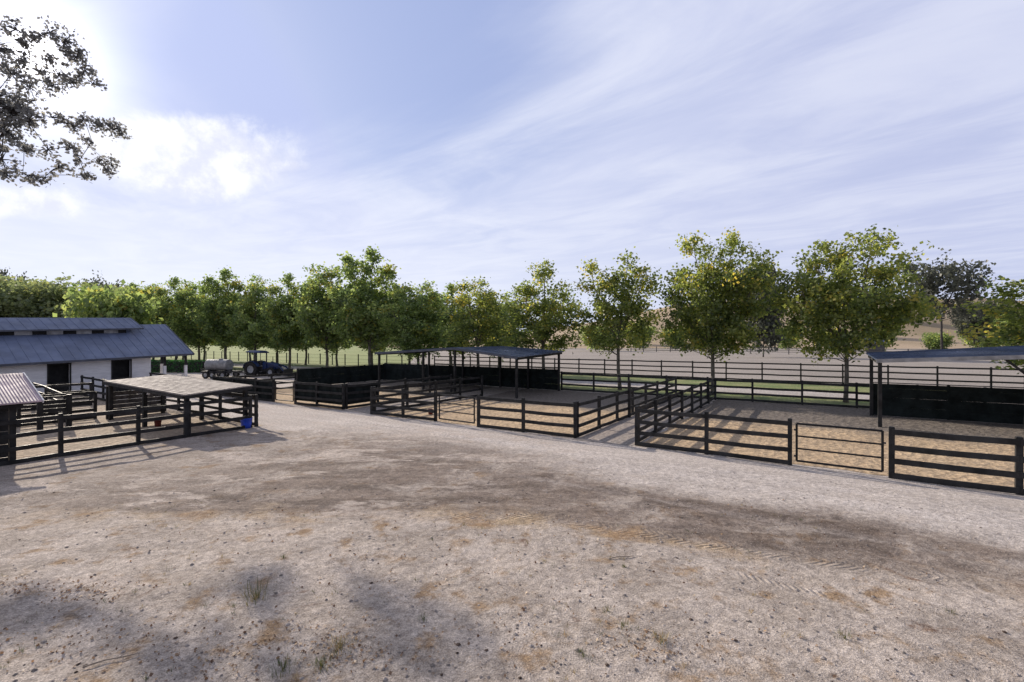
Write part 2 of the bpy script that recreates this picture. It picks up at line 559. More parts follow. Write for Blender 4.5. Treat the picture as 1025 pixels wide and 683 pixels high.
make_ground()
ZF = 17.95
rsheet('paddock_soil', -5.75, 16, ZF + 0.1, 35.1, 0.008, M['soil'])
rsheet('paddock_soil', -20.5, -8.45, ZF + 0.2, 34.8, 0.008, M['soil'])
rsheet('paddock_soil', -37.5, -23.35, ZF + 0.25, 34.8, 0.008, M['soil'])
rsheet('lane', -8.3, -5.85, ZF - 0.1, 35.0, 0.006, M['lane'])
rsheet('lane', -23.2, -20.6, ZF + 0.1, 35.0, 0.006, M['lane'])
rsheet('pen_soil', -46.5, -22.0, -4.0, 13.0, 0.007, M['pen_soil'])
rsheet('grass_strip', -120, 45, 35.3, 40.3, 0.008, M['grass'])
rsheet('path', -160, 60, 40.2, 45.7, 0.012, M['path'])
rsheet('grass_strip', -160, 60, 45.6, 52.2, 0.008, M['grass'])
ARN = Vector((-110, 620, 0))
sheet('arena', [W(-52, 52.3), W(160, 52.3), W(160, 300), Vector((700, 620, 0)), ARN], 0.009, M['arena'])
sheet('pasture', [W(-320, 52.3), W(-52.1, 52.3), ARN - Vector((.2, 0, 0)), Vector((-700, 620, 0))], 0.009, M['pasture'])


def make_hill():
    vs, fs = [], []
    nx, ny = 90, 40
    for j in range(ny):
        for i in range(nx):
            x = -350 + 1500 * i / (nx - 1)
            y = 230 + 700 * j / (ny - 1)
            up = smoothstep(y, 235, 520) * smoothstep(x, -160, 300)
            n = mnoise.noise(Vector((x * 0.008, y * 0.008, 1.0))) * 9 + mnoise.noise(Vector((x * 0.03, y * 0.03, 5.0))) * 2
            vs.append((x, y, -0.5 + 47 * up + n * up))
    for j in range(ny - 1):
        for i in range(nx - 1):
            a = j * nx + i
            fs.append((a, a + 1, a + nx + 1, a + nx))
    me = bpy.data.meshes.new('hill')
    me.from_pydata(vs, [], fs)
    for p in me.polygons:
        p.use_smooth = True
    me.materials.append(M['hill'])
    o = bpy.data.objects.new('hill', me)
    link(o)
    tag(o, kind='structure')


make_hill()


# ------------------------------------------------------------------ fences
def post_mb(mb, p, h, w, dvec):
    """square post with a weathered chamfered top"""
    u = dvec.normalized()
    s = Vector((-u.y, u.x, 0))
    lean = Vector((random.uniform(-.012, .012), random.uniform(-.012, .012), 0))
    a, b = u * w / 2, s * w / 2
    lo = Vector((p.x, p.y, -0.05))
    hi = Vector((p.x, p.y, h - 0.02)) + lean
    tp = Vector((p.x, p.y, h)) + lean
    r0 = [lo - a - b, lo + a - b, lo + a + b, lo - a + b]
    r1 = [hi - a - b, hi + a - b, hi + a + b, hi - a + b]
    r2 = [tp - (a + b) * .8, tp + (a - b) * .8, tp + (a + b) * .8, tp - (a - b) * .8]
    mb.add(r0 + r1 + r2, [(3, 2, 1, 0), (8, 9, 10, 11)] + [(i, (i + 1) % 4, 4 + (i + 1) % 4, 4 + i) for i in range(4)] + [(4 + i, 4 + (i + 1) % 4, 8 + (i + 1) % 4, 8 + i) for i in range(4)])


def fence(label, pts, h=1.47, rails=(0.10, 0.50, 0.92, 1.36), rh=0.14, rt=0.04, pw=0.12, side=1, group=None, name='board_fence',
          screens=(), mat='black_wood', solid=None, post_over=0.03, pitch=None, cap=False):
    """pts: posts (2-D world). one post mesh each, one rail mesh per level (boards butted at the posts)"""
    if pitch:
        out = []
        for p, q in zip(pts[:-1], pts[1:]):
            n = max(1, round((q - p).length / pitch))
            out += [p.lerp(q, i / n) for i in range(n)]
        pts = out + [pts[-1]]
    root = empty(name, Vector((pts[0].x, pts[0].y, 0)), label, 'fence', group)
    for i, p in enumerate(pts):
        q = pts[min(i + 1, len(pts) - 1)] - pts[max(i - 1, 0)]
        mb = MB()
        post_mb(mb, p, h + post_over, pw, Vector((q.x, q.y, 0)))
        mb.build('post', M[mat], root)
    if solid:
        mb = MB()
        for p, q in zip(pts[:-1], pts[1:]):
            d = (q - p).normalized()
            s = Vector((d.y, -d.x, 0)) * side
            n = 7
            ph = (solid[1] - solid[0]) / n
            for k in range(n):
                zc = solid[0] + (k + .5) * ph
                o = s * (pw / 2 + 0.018)
                mb.bar(Vector((p.x, p.y, zc)) + o + d * .003, Vector((q.x, q.y, zc + random.uniform(-.004, .004))) + o - d * .003, 0.03, ph - 0.002)
        mb.build('board_panel', M['screen'], root)
        if cap:
            mb = MB()
            for p, q in zip(pts[:-1], pts[1:]):
                d = (q - p).normalized()
                mb.bar(Vector((p.x, p.y, h + .05)), Vector((q.x, q.y, h + .05)) - d * .003, 0.16, 0.035)
            mb.build('cap_rail', M[mat], root)
    else:
        for z in rails:
            mb = MB()
            for p, q in zip(pts[:-1], pts[1:]):
                d = (q - p).normalized()
                s = Vector((d.y, -d.x, 0)) * side
                o = s * (pw / 2 + rt / 2 + .002)
                z0, z1 = z + random.uniform(-.018, .018), z + random.uniform(-.018, .018)
                sag = random.uniform(0, .022)
                pm = (p + q) / 2
                A = Vector((p.x, p.y, z0)) + o + d * .003
                B_ = Vector((pm.x, pm.y, (z0 + z1) / 2 - sag)) + o
                C_ = Vector((q.x, q.y, z1)) + o - d * .003
                mb.bar(A, B_, rt, rh)
                mb.bar(B_, C_, rt, rh)
            mb.build('rail', M[mat], root)
    for (i, z0, z1) in screens:
        p, q = pts[i], pts[i + 1]
        d = (q - p).normalized()
        s = Vector((d.y, -d.x, 0)) * side
        o = -s * (pw / 2 + 0.012)
        mb = MB()
        n = 6
        for k in range(n):
            a, c = p.lerp(q, k / n), p.lerp(q, (k + 1) / n)
            w0, w1 = 0.015 * math.sin(k * 2.1), 0.015 * math.sin((k + 1) * 2.1)
            P4 = [Vector((a.x, a.y, z0)) + o * (1 + w0 * 10), Vector((c.x, c.y, z0)) + o * (1 + w1 * 10), Vector((c.x, c.y, z1)) + o, Vector((a.x, a.y, z1)) + o]
            mb.add(P4, [(0, 1, 2, 3)])
        mb.build('wind_screen', M['screen'], root)
    return root


def pipe_gate(label, p, q, h=1.35, lo=0.16, n=4, posts=True, group='pipe gates of the paddocks'):
    root = empty('pipe_gate', Vector((p.x, p.y, 0)), label, 'gate', group)
    d = (q - p).normalized()
    a, b = p + d * .13, q - d * .13
    up = lambda v, z: Vector((v.x, v.y, z))
    mb = MB()
    mb.cyl(up(a, lo), up(a, h), .034, n=8)
    mb.cyl(up(b, lo), up(b, h), .034, n=8)
    mb.cyl(up(a, h), up(b, h), .034, n=8)
    mb.cyl(up(a, lo), up(b, lo), .034, n=8)
    mb.build('gate_frame', M['black_pipe'], root)
    for k in range(1, n - 1):
        z = lo + (h - lo) * k / (n - 1)
        MB().cyl(up(a, z), up(b, z), .027, n=8).build('gate_bar', M['black_pipe'], root)
    for z in (lo + .15, h - .2):
        MB().box(up(p + d * .09, z), (.07, .03, .06), d, Vector((-d.y, d.x, 0))).build('hinge', M['machine_dark'], root)
    lt = MB().box(up(q - d * .09, 1.0), (.09, .05, .05), d, Vector((-d.y, d.x, 0)))
    lt.bar(up(q - d * .12, .98), up(q - d * .12, .80), .012, .012)
    lt.build('latch', M['machine_dark'], root)
    return root


def gA(r):
    return 18.15 - 0.045 * (r + 5.82)


FG = 'black board fences of the paddocks'
V2 = lambda v: Vector((v.x, v.y, 0))
# right paddock front
A1, A2, A3, A4, A5 = [V2(W(r, gA(r))) for r in (-5.82, -3.28, -0.72, 1.86, 4.47)]
A6, A7 = V2(W(7.0, 17.55)), V2(W(9.6, 17.45))
fence('black four-board fence fronting the right paddock, from the middle lane to the pipe gate', [A1, A2, A3], group=FG)
pipe_gate('dark pipe gate in the front of the right paddock, beside the right shelter', V2(W(-0.66, gA(-.7))), V2(W(1.78, gA(1.8))))
fence('black board fence nearest the camera at the right edge, with heavy rails', [A4, A5, A6, A7], group=FG, rh=0.16, pw=0.14)
# middle paddock front
B3, B2, B1, B0, Bm, BL = [V2(W(r, b)) for r, b in ((-8.39, 18.14), (-10.87, 18.1), (-13.27, 18.05), (-16.03, 18.2), (-18.27, 18.2), (-20.54, 18.1))]
fence('black four-board fence around the front right corner of the middle paddock', [B1, B2, B3], group=FG)
pipe_gate('dark pipe gate in the front of the middle paddock, straw coloured dirt behind it', V2(W(-13.4, 18.06)), V2(W(-15.9, 18.19)))
fence('short two-bay black fence at the front left of the middle paddock', [BL, Bm, B0], group=FG)
# left paddock front with screens
F0, F1, F2, F3, F4, F5, F6 = [V2(W(r, b)) for r, b in ((-23.33, 18.45), (-25.8, 18.45), (-27.9, 18.4), (-30.2, 18.35), (-32.2, 18.3), (-35, 18.25), (-37.6, 18.2))]
fence('dark fence of the left paddock, black wind screen behind its rails, right of its gate', [F2, F1, F0], group=FG, screens=[(0, .24, 1.36), (1, .24, 1.36)])
pipe_gate('dark pipe gate between the screened fences of the left paddock', V2(W(-28.0, 18.4)), V2(W(-30.1, 18.35)))
fence('screened dark fence of the left paddock beside the yard drive, left of its gate', [F6, F5, F4, F3], group=FG, screens=[(0, .1, 1.36), (1, .1, 1.36), (2, .1, 1.36)])
# side fences of the lanes
fence('black fence on the right side of the middle lane, running back from the near corner', [V2(W(-5.82, 18.3)), V2(W(-5.8, 35.0))], group=FG, pitch=2.5, side=-1)
fence('black fence on the left side of the middle lane, running back from the corner post', [V2(W(-8.39, 18.3)), V2(W(-8.4, 35.0))], group=FG, pitch=2.5)
fence('black fence on the right side of the left lane, running back under the middle shelter', [V2(W(-20.54, 18.3)), V2(W(-20.5, 28.3))], group=FG, pitch=2.5, side=-1)
fence('black fence on the left side of the left lane, screened near its front post', [V2(W(-23.33, 18.65)), V2(W(-23.35, 28.3))], group=FG, pitch=2.5, screens=[(0, .24, 1.36)])
# tall lane gate post
t = empty('gate_post', V2(W(-8.4, 24.5)), 'tall black post standing along the middle lane fence', 'post')
mb = MB()
post_mb(mb, V2(W(-8.25, 24.5)), 1.95, .13, Vector((BX, BY, 0)))
mb.build('post', M['black_wood'], t)
# rear fence and far track fence
fence('black rear board fence of the paddocks, in front of the green strip and pale path', [V2(W(-17.5, 35.2)), V2(W(16, 35.2))], group=FG, pitch=2.9, h=1.5, side=1)
fence('long dark rail fence beyond the pale path, edging the sand arena', [V2(W(-46, 52)), V2(W(34, 52))], h=1.92, rails=(0.25, 0.78, 1.30, 1.82), rh=0.13, pitch=3.2, name='rail_fence')
fence('dark posts of a thin wire fence along the green pasture behind the tractor', [V2(W(-130, 52)), V2(W(-49.2, 52))], h=1.85, rails=(0.5, 1.1, 1.7), rh=0.025, rt=.02, pitch=3.2, name='wire_fence')
# solid black walls
fence('long black solid board wall behind the middle shelter', [V2(W(-37.6, 34.9)), V2(W(-17.6, 34.9))], h=1.70, solid=(0.03, 1.70), pitch=2.9, name='board_wall', cap=True)
fence('black solid board wall along the left side of the left paddock, beside the tractor', [V2(W(-37.6, 25.0)), V2(W(-37.6, 34.7))], h=1.60, solid=(0.03, 1.60), pitch=2.7, name='board_wall', cap=True)
fence('low dark board fence left of the screened paddock, in front of the trailer', [V2(W(-37.6, 18.4)), V2(W(-37.6, 24.8))], h=1.32, rails=(0.10, 0.50, 0.90, 1.24), group=FG, pitch=2.2)
fence('black solid board wall under the right shelter', [V2(W(2.55, 32.35)), V2(W(15, 32.35))], h=1.72, solid=(0.03, 1.72), pitch=2.9, name='board_wall', cap=True)
# far arena fence
fence('faint post and rail fence far across the arena at the foot of the hill', [V2(W(-60, 180)), V2(W(110, 130))], h=2.0, rails=(.7, 1.3, 1.9), rh=.12, pw=.2, pitch=5.5, name='rail_fence', mat='grey_wood')

# left pens
LG = 'dark fences of the left pens'
LR = (0.08, 0.50, 0.93, 1.37)
Lp = [V2(W(-22.1, b)) for b in (-1.2, 1.1, 3.4, 5.7, 7.95, 9.6)]
fence('dark fence between the left pen and the yard, long barred shadow before it', Lp, group=LG, rails=LR, side=1)
fence('dark fence under the near edge of the flat brown roof, beside the blue tub', [V2(W(-22.1, 9.72)), V2(W(-22.1, 12.3))], group=LG, rails=LR, pitch=3)
fence('dark fence closing the far side of the flat-roofed pen', [V2(W(-22.15, 12.6)), V2(W(-25.8, 12.8)), V2(W(-28.3, 13.05)), V2(W(-31, 13.1)), V2(W(-38, 13.2))], group=LG, rails=LR)
fence('dark fence with slanting rails from the white barn towards the pink shelter', [V2(on_ground(27, 402)), V2(on_ground(46, 411)), V2(on_ground(65, 423))], group=LG, h=1.40)
fence('short dark fence from the barn between its two dark doorways', [V2(W(-45.8, 13.0)), V2(W(-43.0, 12.8)), V2(W(-40.5, 12.6)), V2(W(-38, 12.4))], group=LG, h=1.45)
fence('dark fence across the left pens in front of the barn wall', [V2(W(-38.0, 6.0)), V2(W(-38.0, 8.6)), V2(W(-38.0, 11.2))], group=LG, h=1.4)
fence('dark fence from the barn porch towards the trailer', [V2(W(-46.0, 17.4)), V2(W(-43.2, 17.2)), V2(W(-40.5, 17.0)), V2(W(-38, 16.8))], group=LG, h=1.4)
fence('dark low fence in the left pen behind the flat-roofed shelter posts', [V2(W(-31.3, 4.0)), V2(W(-31.3, 6.6)), V2(W(-31.3, 9.4))], group=LG, h=1.35)

# feeder rack with dark panel inside the left pen
p0, p1 = V2(on_ground(40, 430)), V2(on_ground(69, 427))
t = empty('feed_rack', p0, 'dark feed rack of two posts and a solid panel inside the left pen', 'feed rack')
d = (p1 - p0).normalized()
for p in (p0, p1):
    mb = MB()
    post_mb(mb, p, 1.5, .2, d)
    mb.build('post', M['black_wood'], t)
mb = MB()
for k in range(3):
    z = 0.82 + k * .19
    mb.bar(Vector((p0.x, p0.y, z)) + d * .11, Vector((p1.x, p1.y, z)) - d * .11, .04, .175)
mb.build('panel', M['black_wood'], t)
mb = MB()
mb.bar(Vector((p0.x, p0.y, 1.42)) + d * .11, Vector((p1.x, p1.y, 1.42)) - d * .11, .06, .09)
mb.build('top_bar', M['black_wood'], t)
mb = MB()
mb.bar(Vector((p1.x, p1.y, .62)) - d * .11, Vector((p1.x, p1.y, .78)) - d * .75, .05, .08)
mb.build('brace', M['black_wood'], t)

# bent stuck: bare post pair behind flat roof
# ------------------------------------------------------------------ shelters
def roof_sheet(mb, q, t, nrib, rib=0.035, ribw=0.05):
    """q: eave0, eave1, ridge1, ridge0 (top corners); ribs run eave->ridge"""
    q = [Vector(p) for p in q]
    mb.slab(q, t)
    for k in range(nrib + 1):
        f = min(max(k / nrib, 0.006), 0.994)
        a = q[0].lerp(q[1], f) + Vector((0, 0, rib / 2 - 0.004))
        c = q[3].lerp(q[2], f) + Vector((0, 0, rib / 2 - 0.004))
        mb.bar(a.lerp(c, .002), c.lerp(a, .002), ribw, rib)


def sq_post(p, z0, z1, w):
    mb = MB()
    mb.box((p.x, p.y, (z0 + z1) / 2), (w, w, z1 - z0), Vector((RX, RY, 0)), Vector((BX, BY, 0)))
    return mb


# middle shelter (low gable over two paddocks)
SH = empty('paddock_shelter', W(-23.1, 31.5), 'open shelter with dark blue metal roof on posts over the middle and left paddocks', 'shelter')
e0, e1 = W(-17.4, 28.2, 2.90), W(-17.2, 35.0, 3.16)
g0, g1 = W(-23.1, 28.2, 3.50), W(-23.1, 35.1, 3.53)
l0, l1 = W(-31.6, 28.2, 3.02), W(-31.6, 35.0, 3.10)
mb = MB()
roof_sheet(mb, [e0, e1, g1, g0], .05, 9)
mb.build('roof', M['roof_blue_dark'], SH, label='dark blue right slope of the roof')
mb = MB()
roof_sheet(mb, [l1, l0, g0 + W(-.005, 0, 0), g1 + W(-.005, 0, 0)], .05, 9)
mb.build('roof', M['roof_blue_dark'], SH, label='left slope of the roof seen from below')
mb = MB()
D = Vector((0, 0, .085))
for a, c in ((e0, g0), (g0, l0)):
    mb.bar(a - D - W(0, .03), c - D - W(0, .03), .04, .15)
mb.build('fascia', M['roof_edge'], SH)
mb = MB()
for a, c in ((e0, e1), (l0, l1), (g0, g1)):
    mb.bar(a - Vector((0, 0, .14)) + W(-.1 if a is e0 else .1, .2), c - Vector((0, 0, .14)) + W(-.1 if a is e0 else .1, -.2), .09, .15)
for f in (.33, .66):
    mb.bar(e0.lerp(e1, f) - D, g0.lerp(g1, f) - D, .07, .12)
    mb.bar(l0.lerp(l1, f) - D, g0.lerp(g1, f) - D, .07, .12)
mb.build('beam', M['black_wood'], SH)
for (r, b, z) in ((-17.6, 28.4, 2.75), (-17.45, 34.6, 2.98), (-20.3, 34.6, 3.22), (-23.1, 28.4, 3.28), (-23.1, 34.6, 3.32), (-26.3, 28.4, 3.1), (-31.3, 28.4, 2.82), (-31.3, 34.6, 2.9), (-27.2, 34.6, 3.1)):
    sq_post(W(r, b), -.05, z, .15).build('post', M['black_wood'], SH)

# right shelter
SR = empty('paddock_shelter', W(8.9, 30.2), 'open shelter with blue metal roof and black back wall at the right edge', 'shelter')
e0, e1 = W(2.35, 27.8, 3.16), W(2.3, 32.6, 3.34)
g0, g1 = W(9.0, 27.8, 3.53), W(9.0, 32.6, 3.80)
l0, l1 = W(15.5, 27.8, 3.16), W(15.5, 32.6, 3.34)
mb = MB()
roof_sheet(mb, [e1, e0, g0, g1], .05, 8)
mb.build('roof', M['roof_blue_dark'], SR)
mb = MB()
roof_sheet(mb, [l0, l1, g1 + W(.005, 0), g0 + W(.005, 0)], .05, 8)
mb.build('roof', M['roof_blue_dark'], SR)
mb = MB()
for a, c in ((e0, g0), (g0, l0)):
    mb.bar(a - D - W(0, .03), c - D - W(0, .03), .05, .17)
mb.build('fascia', M['steel'], SR, label='pale metal front edge of the roof')
mb = MB()
for a, c, s in ((e0, e1, .12), (l0, l1, -.12), (g0, g1, 0)):
    mb.bar(a - Vector((0, 0, .15)) + W(s, .2), c - Vector((0, 0, .15)) + W(s, -.2), .09, .16)
for f in (.33, .66):
    mb.bar(e0.lerp(e1, f) - D, g0.lerp(g1, f) - D, .07, .12)
    mb.bar(l0.lerp(l1, f) - D, g0.lerp(g1, f) - D, .07, .12)
mb.build('beam', M['black_wood'], SR)
for (r, b, z) in ((2.5, 28.0, 2.98), (2.5, 32.1, 3.15), (7.32, 28.0, 3.2), (9.0, 32.1, 3.55), (15.2, 28, 2.95), (15.2, 32.1, 3.1)):
    sq_post(W(r, b), -.05, z, .15).build('post', M['black_wood'], SR)
mb = MB()
mb.bar(W(9.0, 32.0, 2.1), W(8.2, 32.0, 3.5), .07, .1)
mb.bar(W(7.32, 28.0, 2.6), W(6.7, 28.0, 3.22), .06, .09)
mb.build('brace', M['black_wood'], SR)
# flat dusty roof pen
FR = empty('flat_roofed_pen', W(-26.3, 11.2), 'low flat dusty brown roof on dark posts over the left pen', 'shelter')
n_, r_, f_, l_ = W(-22.0, 9.5, 1.78), W(-22.0, 12.35, 1.96), W(-30.7, 12.45, 2.12), W(-30.7, 9.55, 1.97)
mb = MB()
roof_sheet(mb, [n_, r_, f_, l_], .05, 14, rib=.012, ribw=.03)
mb.build('roof', M['roof_dust'], FR)
mb = MB()
for a, c in ((n_, l_), (n_, r_), (r_, f_), (l_, f_)):
    mb.bar(a.lerp(c, .01) - Vector((0, 0, .12)), c.lerp(a, .01) - Vector((0, 0, .12)), .06, .13)
mb.build('beam', M['black_wood'], FR)
for (r, b, z) in ((-22.35, 9.75, 1.68), (-22.35, 12.2, 1.86), (-26.4, 9.75, 1.78), (-26.4, 12.2, 1.95), (-30.7, 9.75, 1.86), (-30.7, 12.2, 2.0), (-30.2, 9.7, 1.86)):
    sq_post(W(r, b), -.05, z, .16).build('post', M['black_wood'], FR)
mb = MB()
for (a, c) in ((W(-25.7, 9.68, 1.72), W(-25.7, 9.62, 1.55)), (W(-30.5, 9.68, 1.86), W(-30.5, 9.62, 1.68))):
    mb.bar(a, c, .07, .1)
mb.build('bracket', M['white'], FR, label='small pale bracket under the roof edge')
# low shade panel at far side inside the pen
t = empty('shade_panel', W(-30.9, 11.2), 'dark brown board panel closing the back of the flat-roofed pen', 'panel')
mb = MB()
for k in range(6):
    z = .15 + k * .22
    mb.bar(W(-30.92, 9.95, z), W(-30.92, 12.45, z), .03, .205)
mb.build('boards', M['grey_wood'], t)

# small pink-roofed shelter at left edge
PK = empty('small_shelter', W(-24.3, 1.2), 'small shelter with faded pink corrugated roof at the left edge', 'shelter')
c0, c1 = W(-21.75, 5.15, 2.02), W(-21.75, -4.5, 1.9)
k0, k1 = W(-23.95, 5.15, 2.86), W(-23.95, -4.5, 2.74)
d0, d1 = W(-26.2, 5.15, 2.02), W(-26.2, -4.5, 1.9)
mb = MB()
roof_sheet(mb, [c1, c0, k0, k1], .04, 120, rib=.012, ribw=.04)
mb.build('roof', M['roof_pink'], PK)
mb = MB()
roof_sheet(mb, [d0, d1, k1 - W(.004, 0), k0 - W(.004, 0)], .04, 120, rib=.012, ribw=.04)
mb.build('roof', M['roof_pink'], PK)
mb = MB()
for a, c in ((c0, k0), (k0, d0)):
    mb.bar(a + W(0, .025, -.03), c + W(0, .025, -.03), .03, .11)
mb.build('barge_board', M['white'], PK)
mb = MB()
mb.bar(c0 + W(-.3, -.4, -.12), c1 + W(-.3, .4, -.12), .08, .14)
mb.bar(d0 + W(.3, -.4, -.12), d1 + W(.3, .4, -.12), .08, .14)
mb.build('beam', M['black_wood'], PK)
for (r, b) in ((-22.3, 4.55), (-22.3, -4), (-25.8, 4.55), (-25.8, -4)):
    sq_post(W(r, b), -.05, 1.95, .16).build('post', M['black_wood'], PK)
mb = MB()
for k in range(9):
    z = .12 + k * .21
    mb.bar(W(-22.24, -3.9, z), W(-22.24, 4.45, z), .03, .2)
mb.build('wall', M['black_wood'], PK)
mb = MB()
mb.bar(W(-25.7, 4.6, 1.0), W(-24.9, 4.6, 1.9), .07, .09)
mb.bar(W(-22.45, 4.6, 1.2), W(-23.3, 4.6, 1.95), .07, .09)
mb.build('brace', M['black_wood'], PK)

# ------------------------------------------------------------------ barn
def zs(z, b):
    return z - 0.04 * (20.6 - b)      # the long building steps with the rising grade


def Wb(r, b, z):
    return W(r, b, zs(z, b))


BN = empty('barn', W(-51, 8), 'long white barn with blue-grey metal roof and raised ridge vent behind the left pens', 'barn')
b0_, b1_ = -14.0, 17.64
re, rr, rb = -46.6, -51.1, -55.6


def wall_seg(mb, r, ba, bb, z0, z1, t=.12):
    c = [W(r - t, ba, z0 if z0 < 0 else zs(z0, ba)), W(r, ba, z0 if z0 < 0 else zs(z0, ba)), W(r, bb, z0 if z0 < 0 else zs(z0, bb)), W(r - t, bb, z0 if z0 < 0 else zs(z0, bb))]
    d_ = [Wb(r - t, ba, z1), Wb(r, ba, z1), Wb(r, bb, z1), Wb(r - t, bb, z1)]
    mb.hexa(c + d_)


doors = [(-7.3, -6.15), (-3.6, -2.45), (0.15, 1.3), (3.85, 5.0), (7.6, 8.75), (11.37, 12.5), (15.08, 16.22)]
mb = MB()
cur = b0_
ztop, zdoor = 2.86, 2.62
for (x, y) in doors:
    wall_seg(mb, re, cur, x, -.6, ztop)
    wall_seg(mb, re, x + .001, y - .001, zdoor, ztop)
    cur = y
wall_seg(mb, re, cur, b1_, -.6, ztop)
wall_seg(mb, rb + .12, b0_, b1_, -.6, ztop)
for bb in (b0_ + .06, b1_ - .06):
    q = [W(re - .13, bb, -.6), W(rb + .13, bb, -.6), Wb(rb + .13, bb, 2.9), Wb(rr, bb, 5.4), Wb(re - .13, bb, 2.9)]
    n = W(0, .05)
    mb.add([p - n for p in q] + [p + n for p in q], [(0, 1, 2, 3, 4), (9, 8, 7, 6, 5)] + [(i, (i + 1) % 5, 5 + (i + 1) % 5, 5 + i) for i in range(5)])
mb.build('wall', M['white'], BN)
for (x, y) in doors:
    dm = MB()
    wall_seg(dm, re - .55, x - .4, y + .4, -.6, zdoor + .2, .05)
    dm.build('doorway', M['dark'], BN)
    fm = MB()
    for q in (x, y):
        s = -1 if q == x else 1
        fm.box(W(re + .02, q + s * .05, (zs(zdoor, q) - .5) / 2 + .0), (.05, .09, zs(zdoor, q) + .5), Vector((RX, RY, 0)), Vector((BX, BY, 0)))
    fm.bar(Wb(re + .02, x - .1, zdoor + .05), Wb(re + .02, y + .1, zdoor + .05), .05, .1)
    fm.build('door_frame', M['black_wood'], BN)
    lm = MB()
    lm.bar(W(re - .06, x + .02, zs(.75, x)), W(re - .06, y - .02, zs(.75, y)), .04, 1.15)
    lm.bar(W(re - .03, x + .08, zs(.3, x)), W(re - .03, y - .08, zs(1.2, y)), .02, .09)
    lm.build('stall_door', M['black_wood'], BN)
# main roof both slopes
ov = .62
sl = (5.56 - 2.86) / (51.1 - 46.0)
E = lambda b: Wb(-46.0, b, 2.90)
Rg = lambda b: Wb(rr, b, 5.56)
E2 = lambda b: Wb(-56.2, b, 2.90)
mb = MB()
roof_sheet(mb, [E(b0_ - .5), E(20.6), Rg(20.45), Rg(b0_ - .5)], .06, 58, rib=.026, ribw=.045)
mb.build('roof', M['roof_blue'], BN)
mb = MB()
roof_sheet(mb, [E2(20.6), E2(b0_ - .5), Rg(b0_ - .5) - W(.004, 0), Rg(20.45) - W(.004, 0)], .06, 58, rib=.026, ribw=.045)
mb.build('roof', M['roof_blue'], BN)
mb = MB()
mb.bar(E(b0_ - .5) + W(.025, 0, -.06), E(20.6) + W(.025, 0, -.06), .05, .16)
mb.bar(E(20.62) + W(0, .03, -.07), Rg(20.47) + W(0, .03, -.07), .05, .18)
mb.bar(E2(20.62) + W(0, .03, -.07), Rg(20.47) + W(0, .03, -.07), .05, .18)
mb.build('fascia', M['roof_edge'], BN)
# clerestory and monitor roof
mb = MB()
for rr_, s in ((-49.75, 1), (-52.45, -1)):
    c = [W(rr_ - .05, b0_, zs(4.3, b0_)), W(rr_ + .05, b0_, zs(4.3, b0_)), W(rr_ + .05, 17.0, zs(4.3, 17)), W(rr_ - .05, 17.0, zs(4.3, 17))]
    d_ = [Wb(rr_ - .05, b0_, 5.25), Wb(rr_ + .05, b0_, 5.25), Wb(rr_ + .05, 17.0, 5.25), Wb(rr_ - .05, 17.0, 5.25)]
    mb.hexa(c + d_)
mb.build('clerestory_wall', M['dark'], BN)
bpos = -12.5
while bpos < 16.4:
    wm = MB()
    a, c_ = bpos, min(bpos + .95, 16.6)
    wm.bar(Wb(-49.68, a, 4.97), Wb(-49.68, c_, 4.97), .02, .28)
    wm.build('clerestory_window', M['pane'], BN)
    bpos += 1.75
mb = MB()
MEv = lambda b: Wb(-49.35, b, 5.23)
MR = lambda b: Wb(rr, b, 6.16)
ME2 = lambda b: Wb(-52.85, b, 5.23)
roof_sheet(mb, [MEv(b0_ - .3), MEv(18.1), MR(17.8), MR(b0_ - .3)], .05, 54, rib=.026, ribw=.045)
mb.build('monitor_roof', M['roof_blue'], BN)
mb = MB()
roof_sheet(mb, [ME2(18.1), ME2(b0_ - .3), MR(b0_ - .3) - W(.004, 0), MR(17.8) - W(.004, 0)], .05, 54, rib=.026, ribw=.045)
mb.build('monitor_roof', M['roof_blue'], BN)
mb = MB()
mb.bar(MEv(b0_ - .3) + W(.02, 0, -.06), MEv(18.1) + W(.02, 0, -.06), .04, .12)
mb.bar(MEv(18.12) + W(0, .02, -.05), MR(17.82) + W(0, .02, -.05), .04, .12)
mb.build('monitor_fascia', M['roof_edge'], BN)
# porch posts: white with dark heads
for (r, b) in ((-46.5, 18.6), (-46.5, 20.2), (-51.1, 20.2), (-55.6, 20.2)):
    top = zs(2.85 if r > -47 or r < -55 else 5.3, b)
    pm = sq_post(W(r, b), -.1, 1.9, .19).build('porch_post', M['white'], BN)
    sq_post(W(r, b), 1.9, top, .15).build('post_head', M['black_wood'], pm)

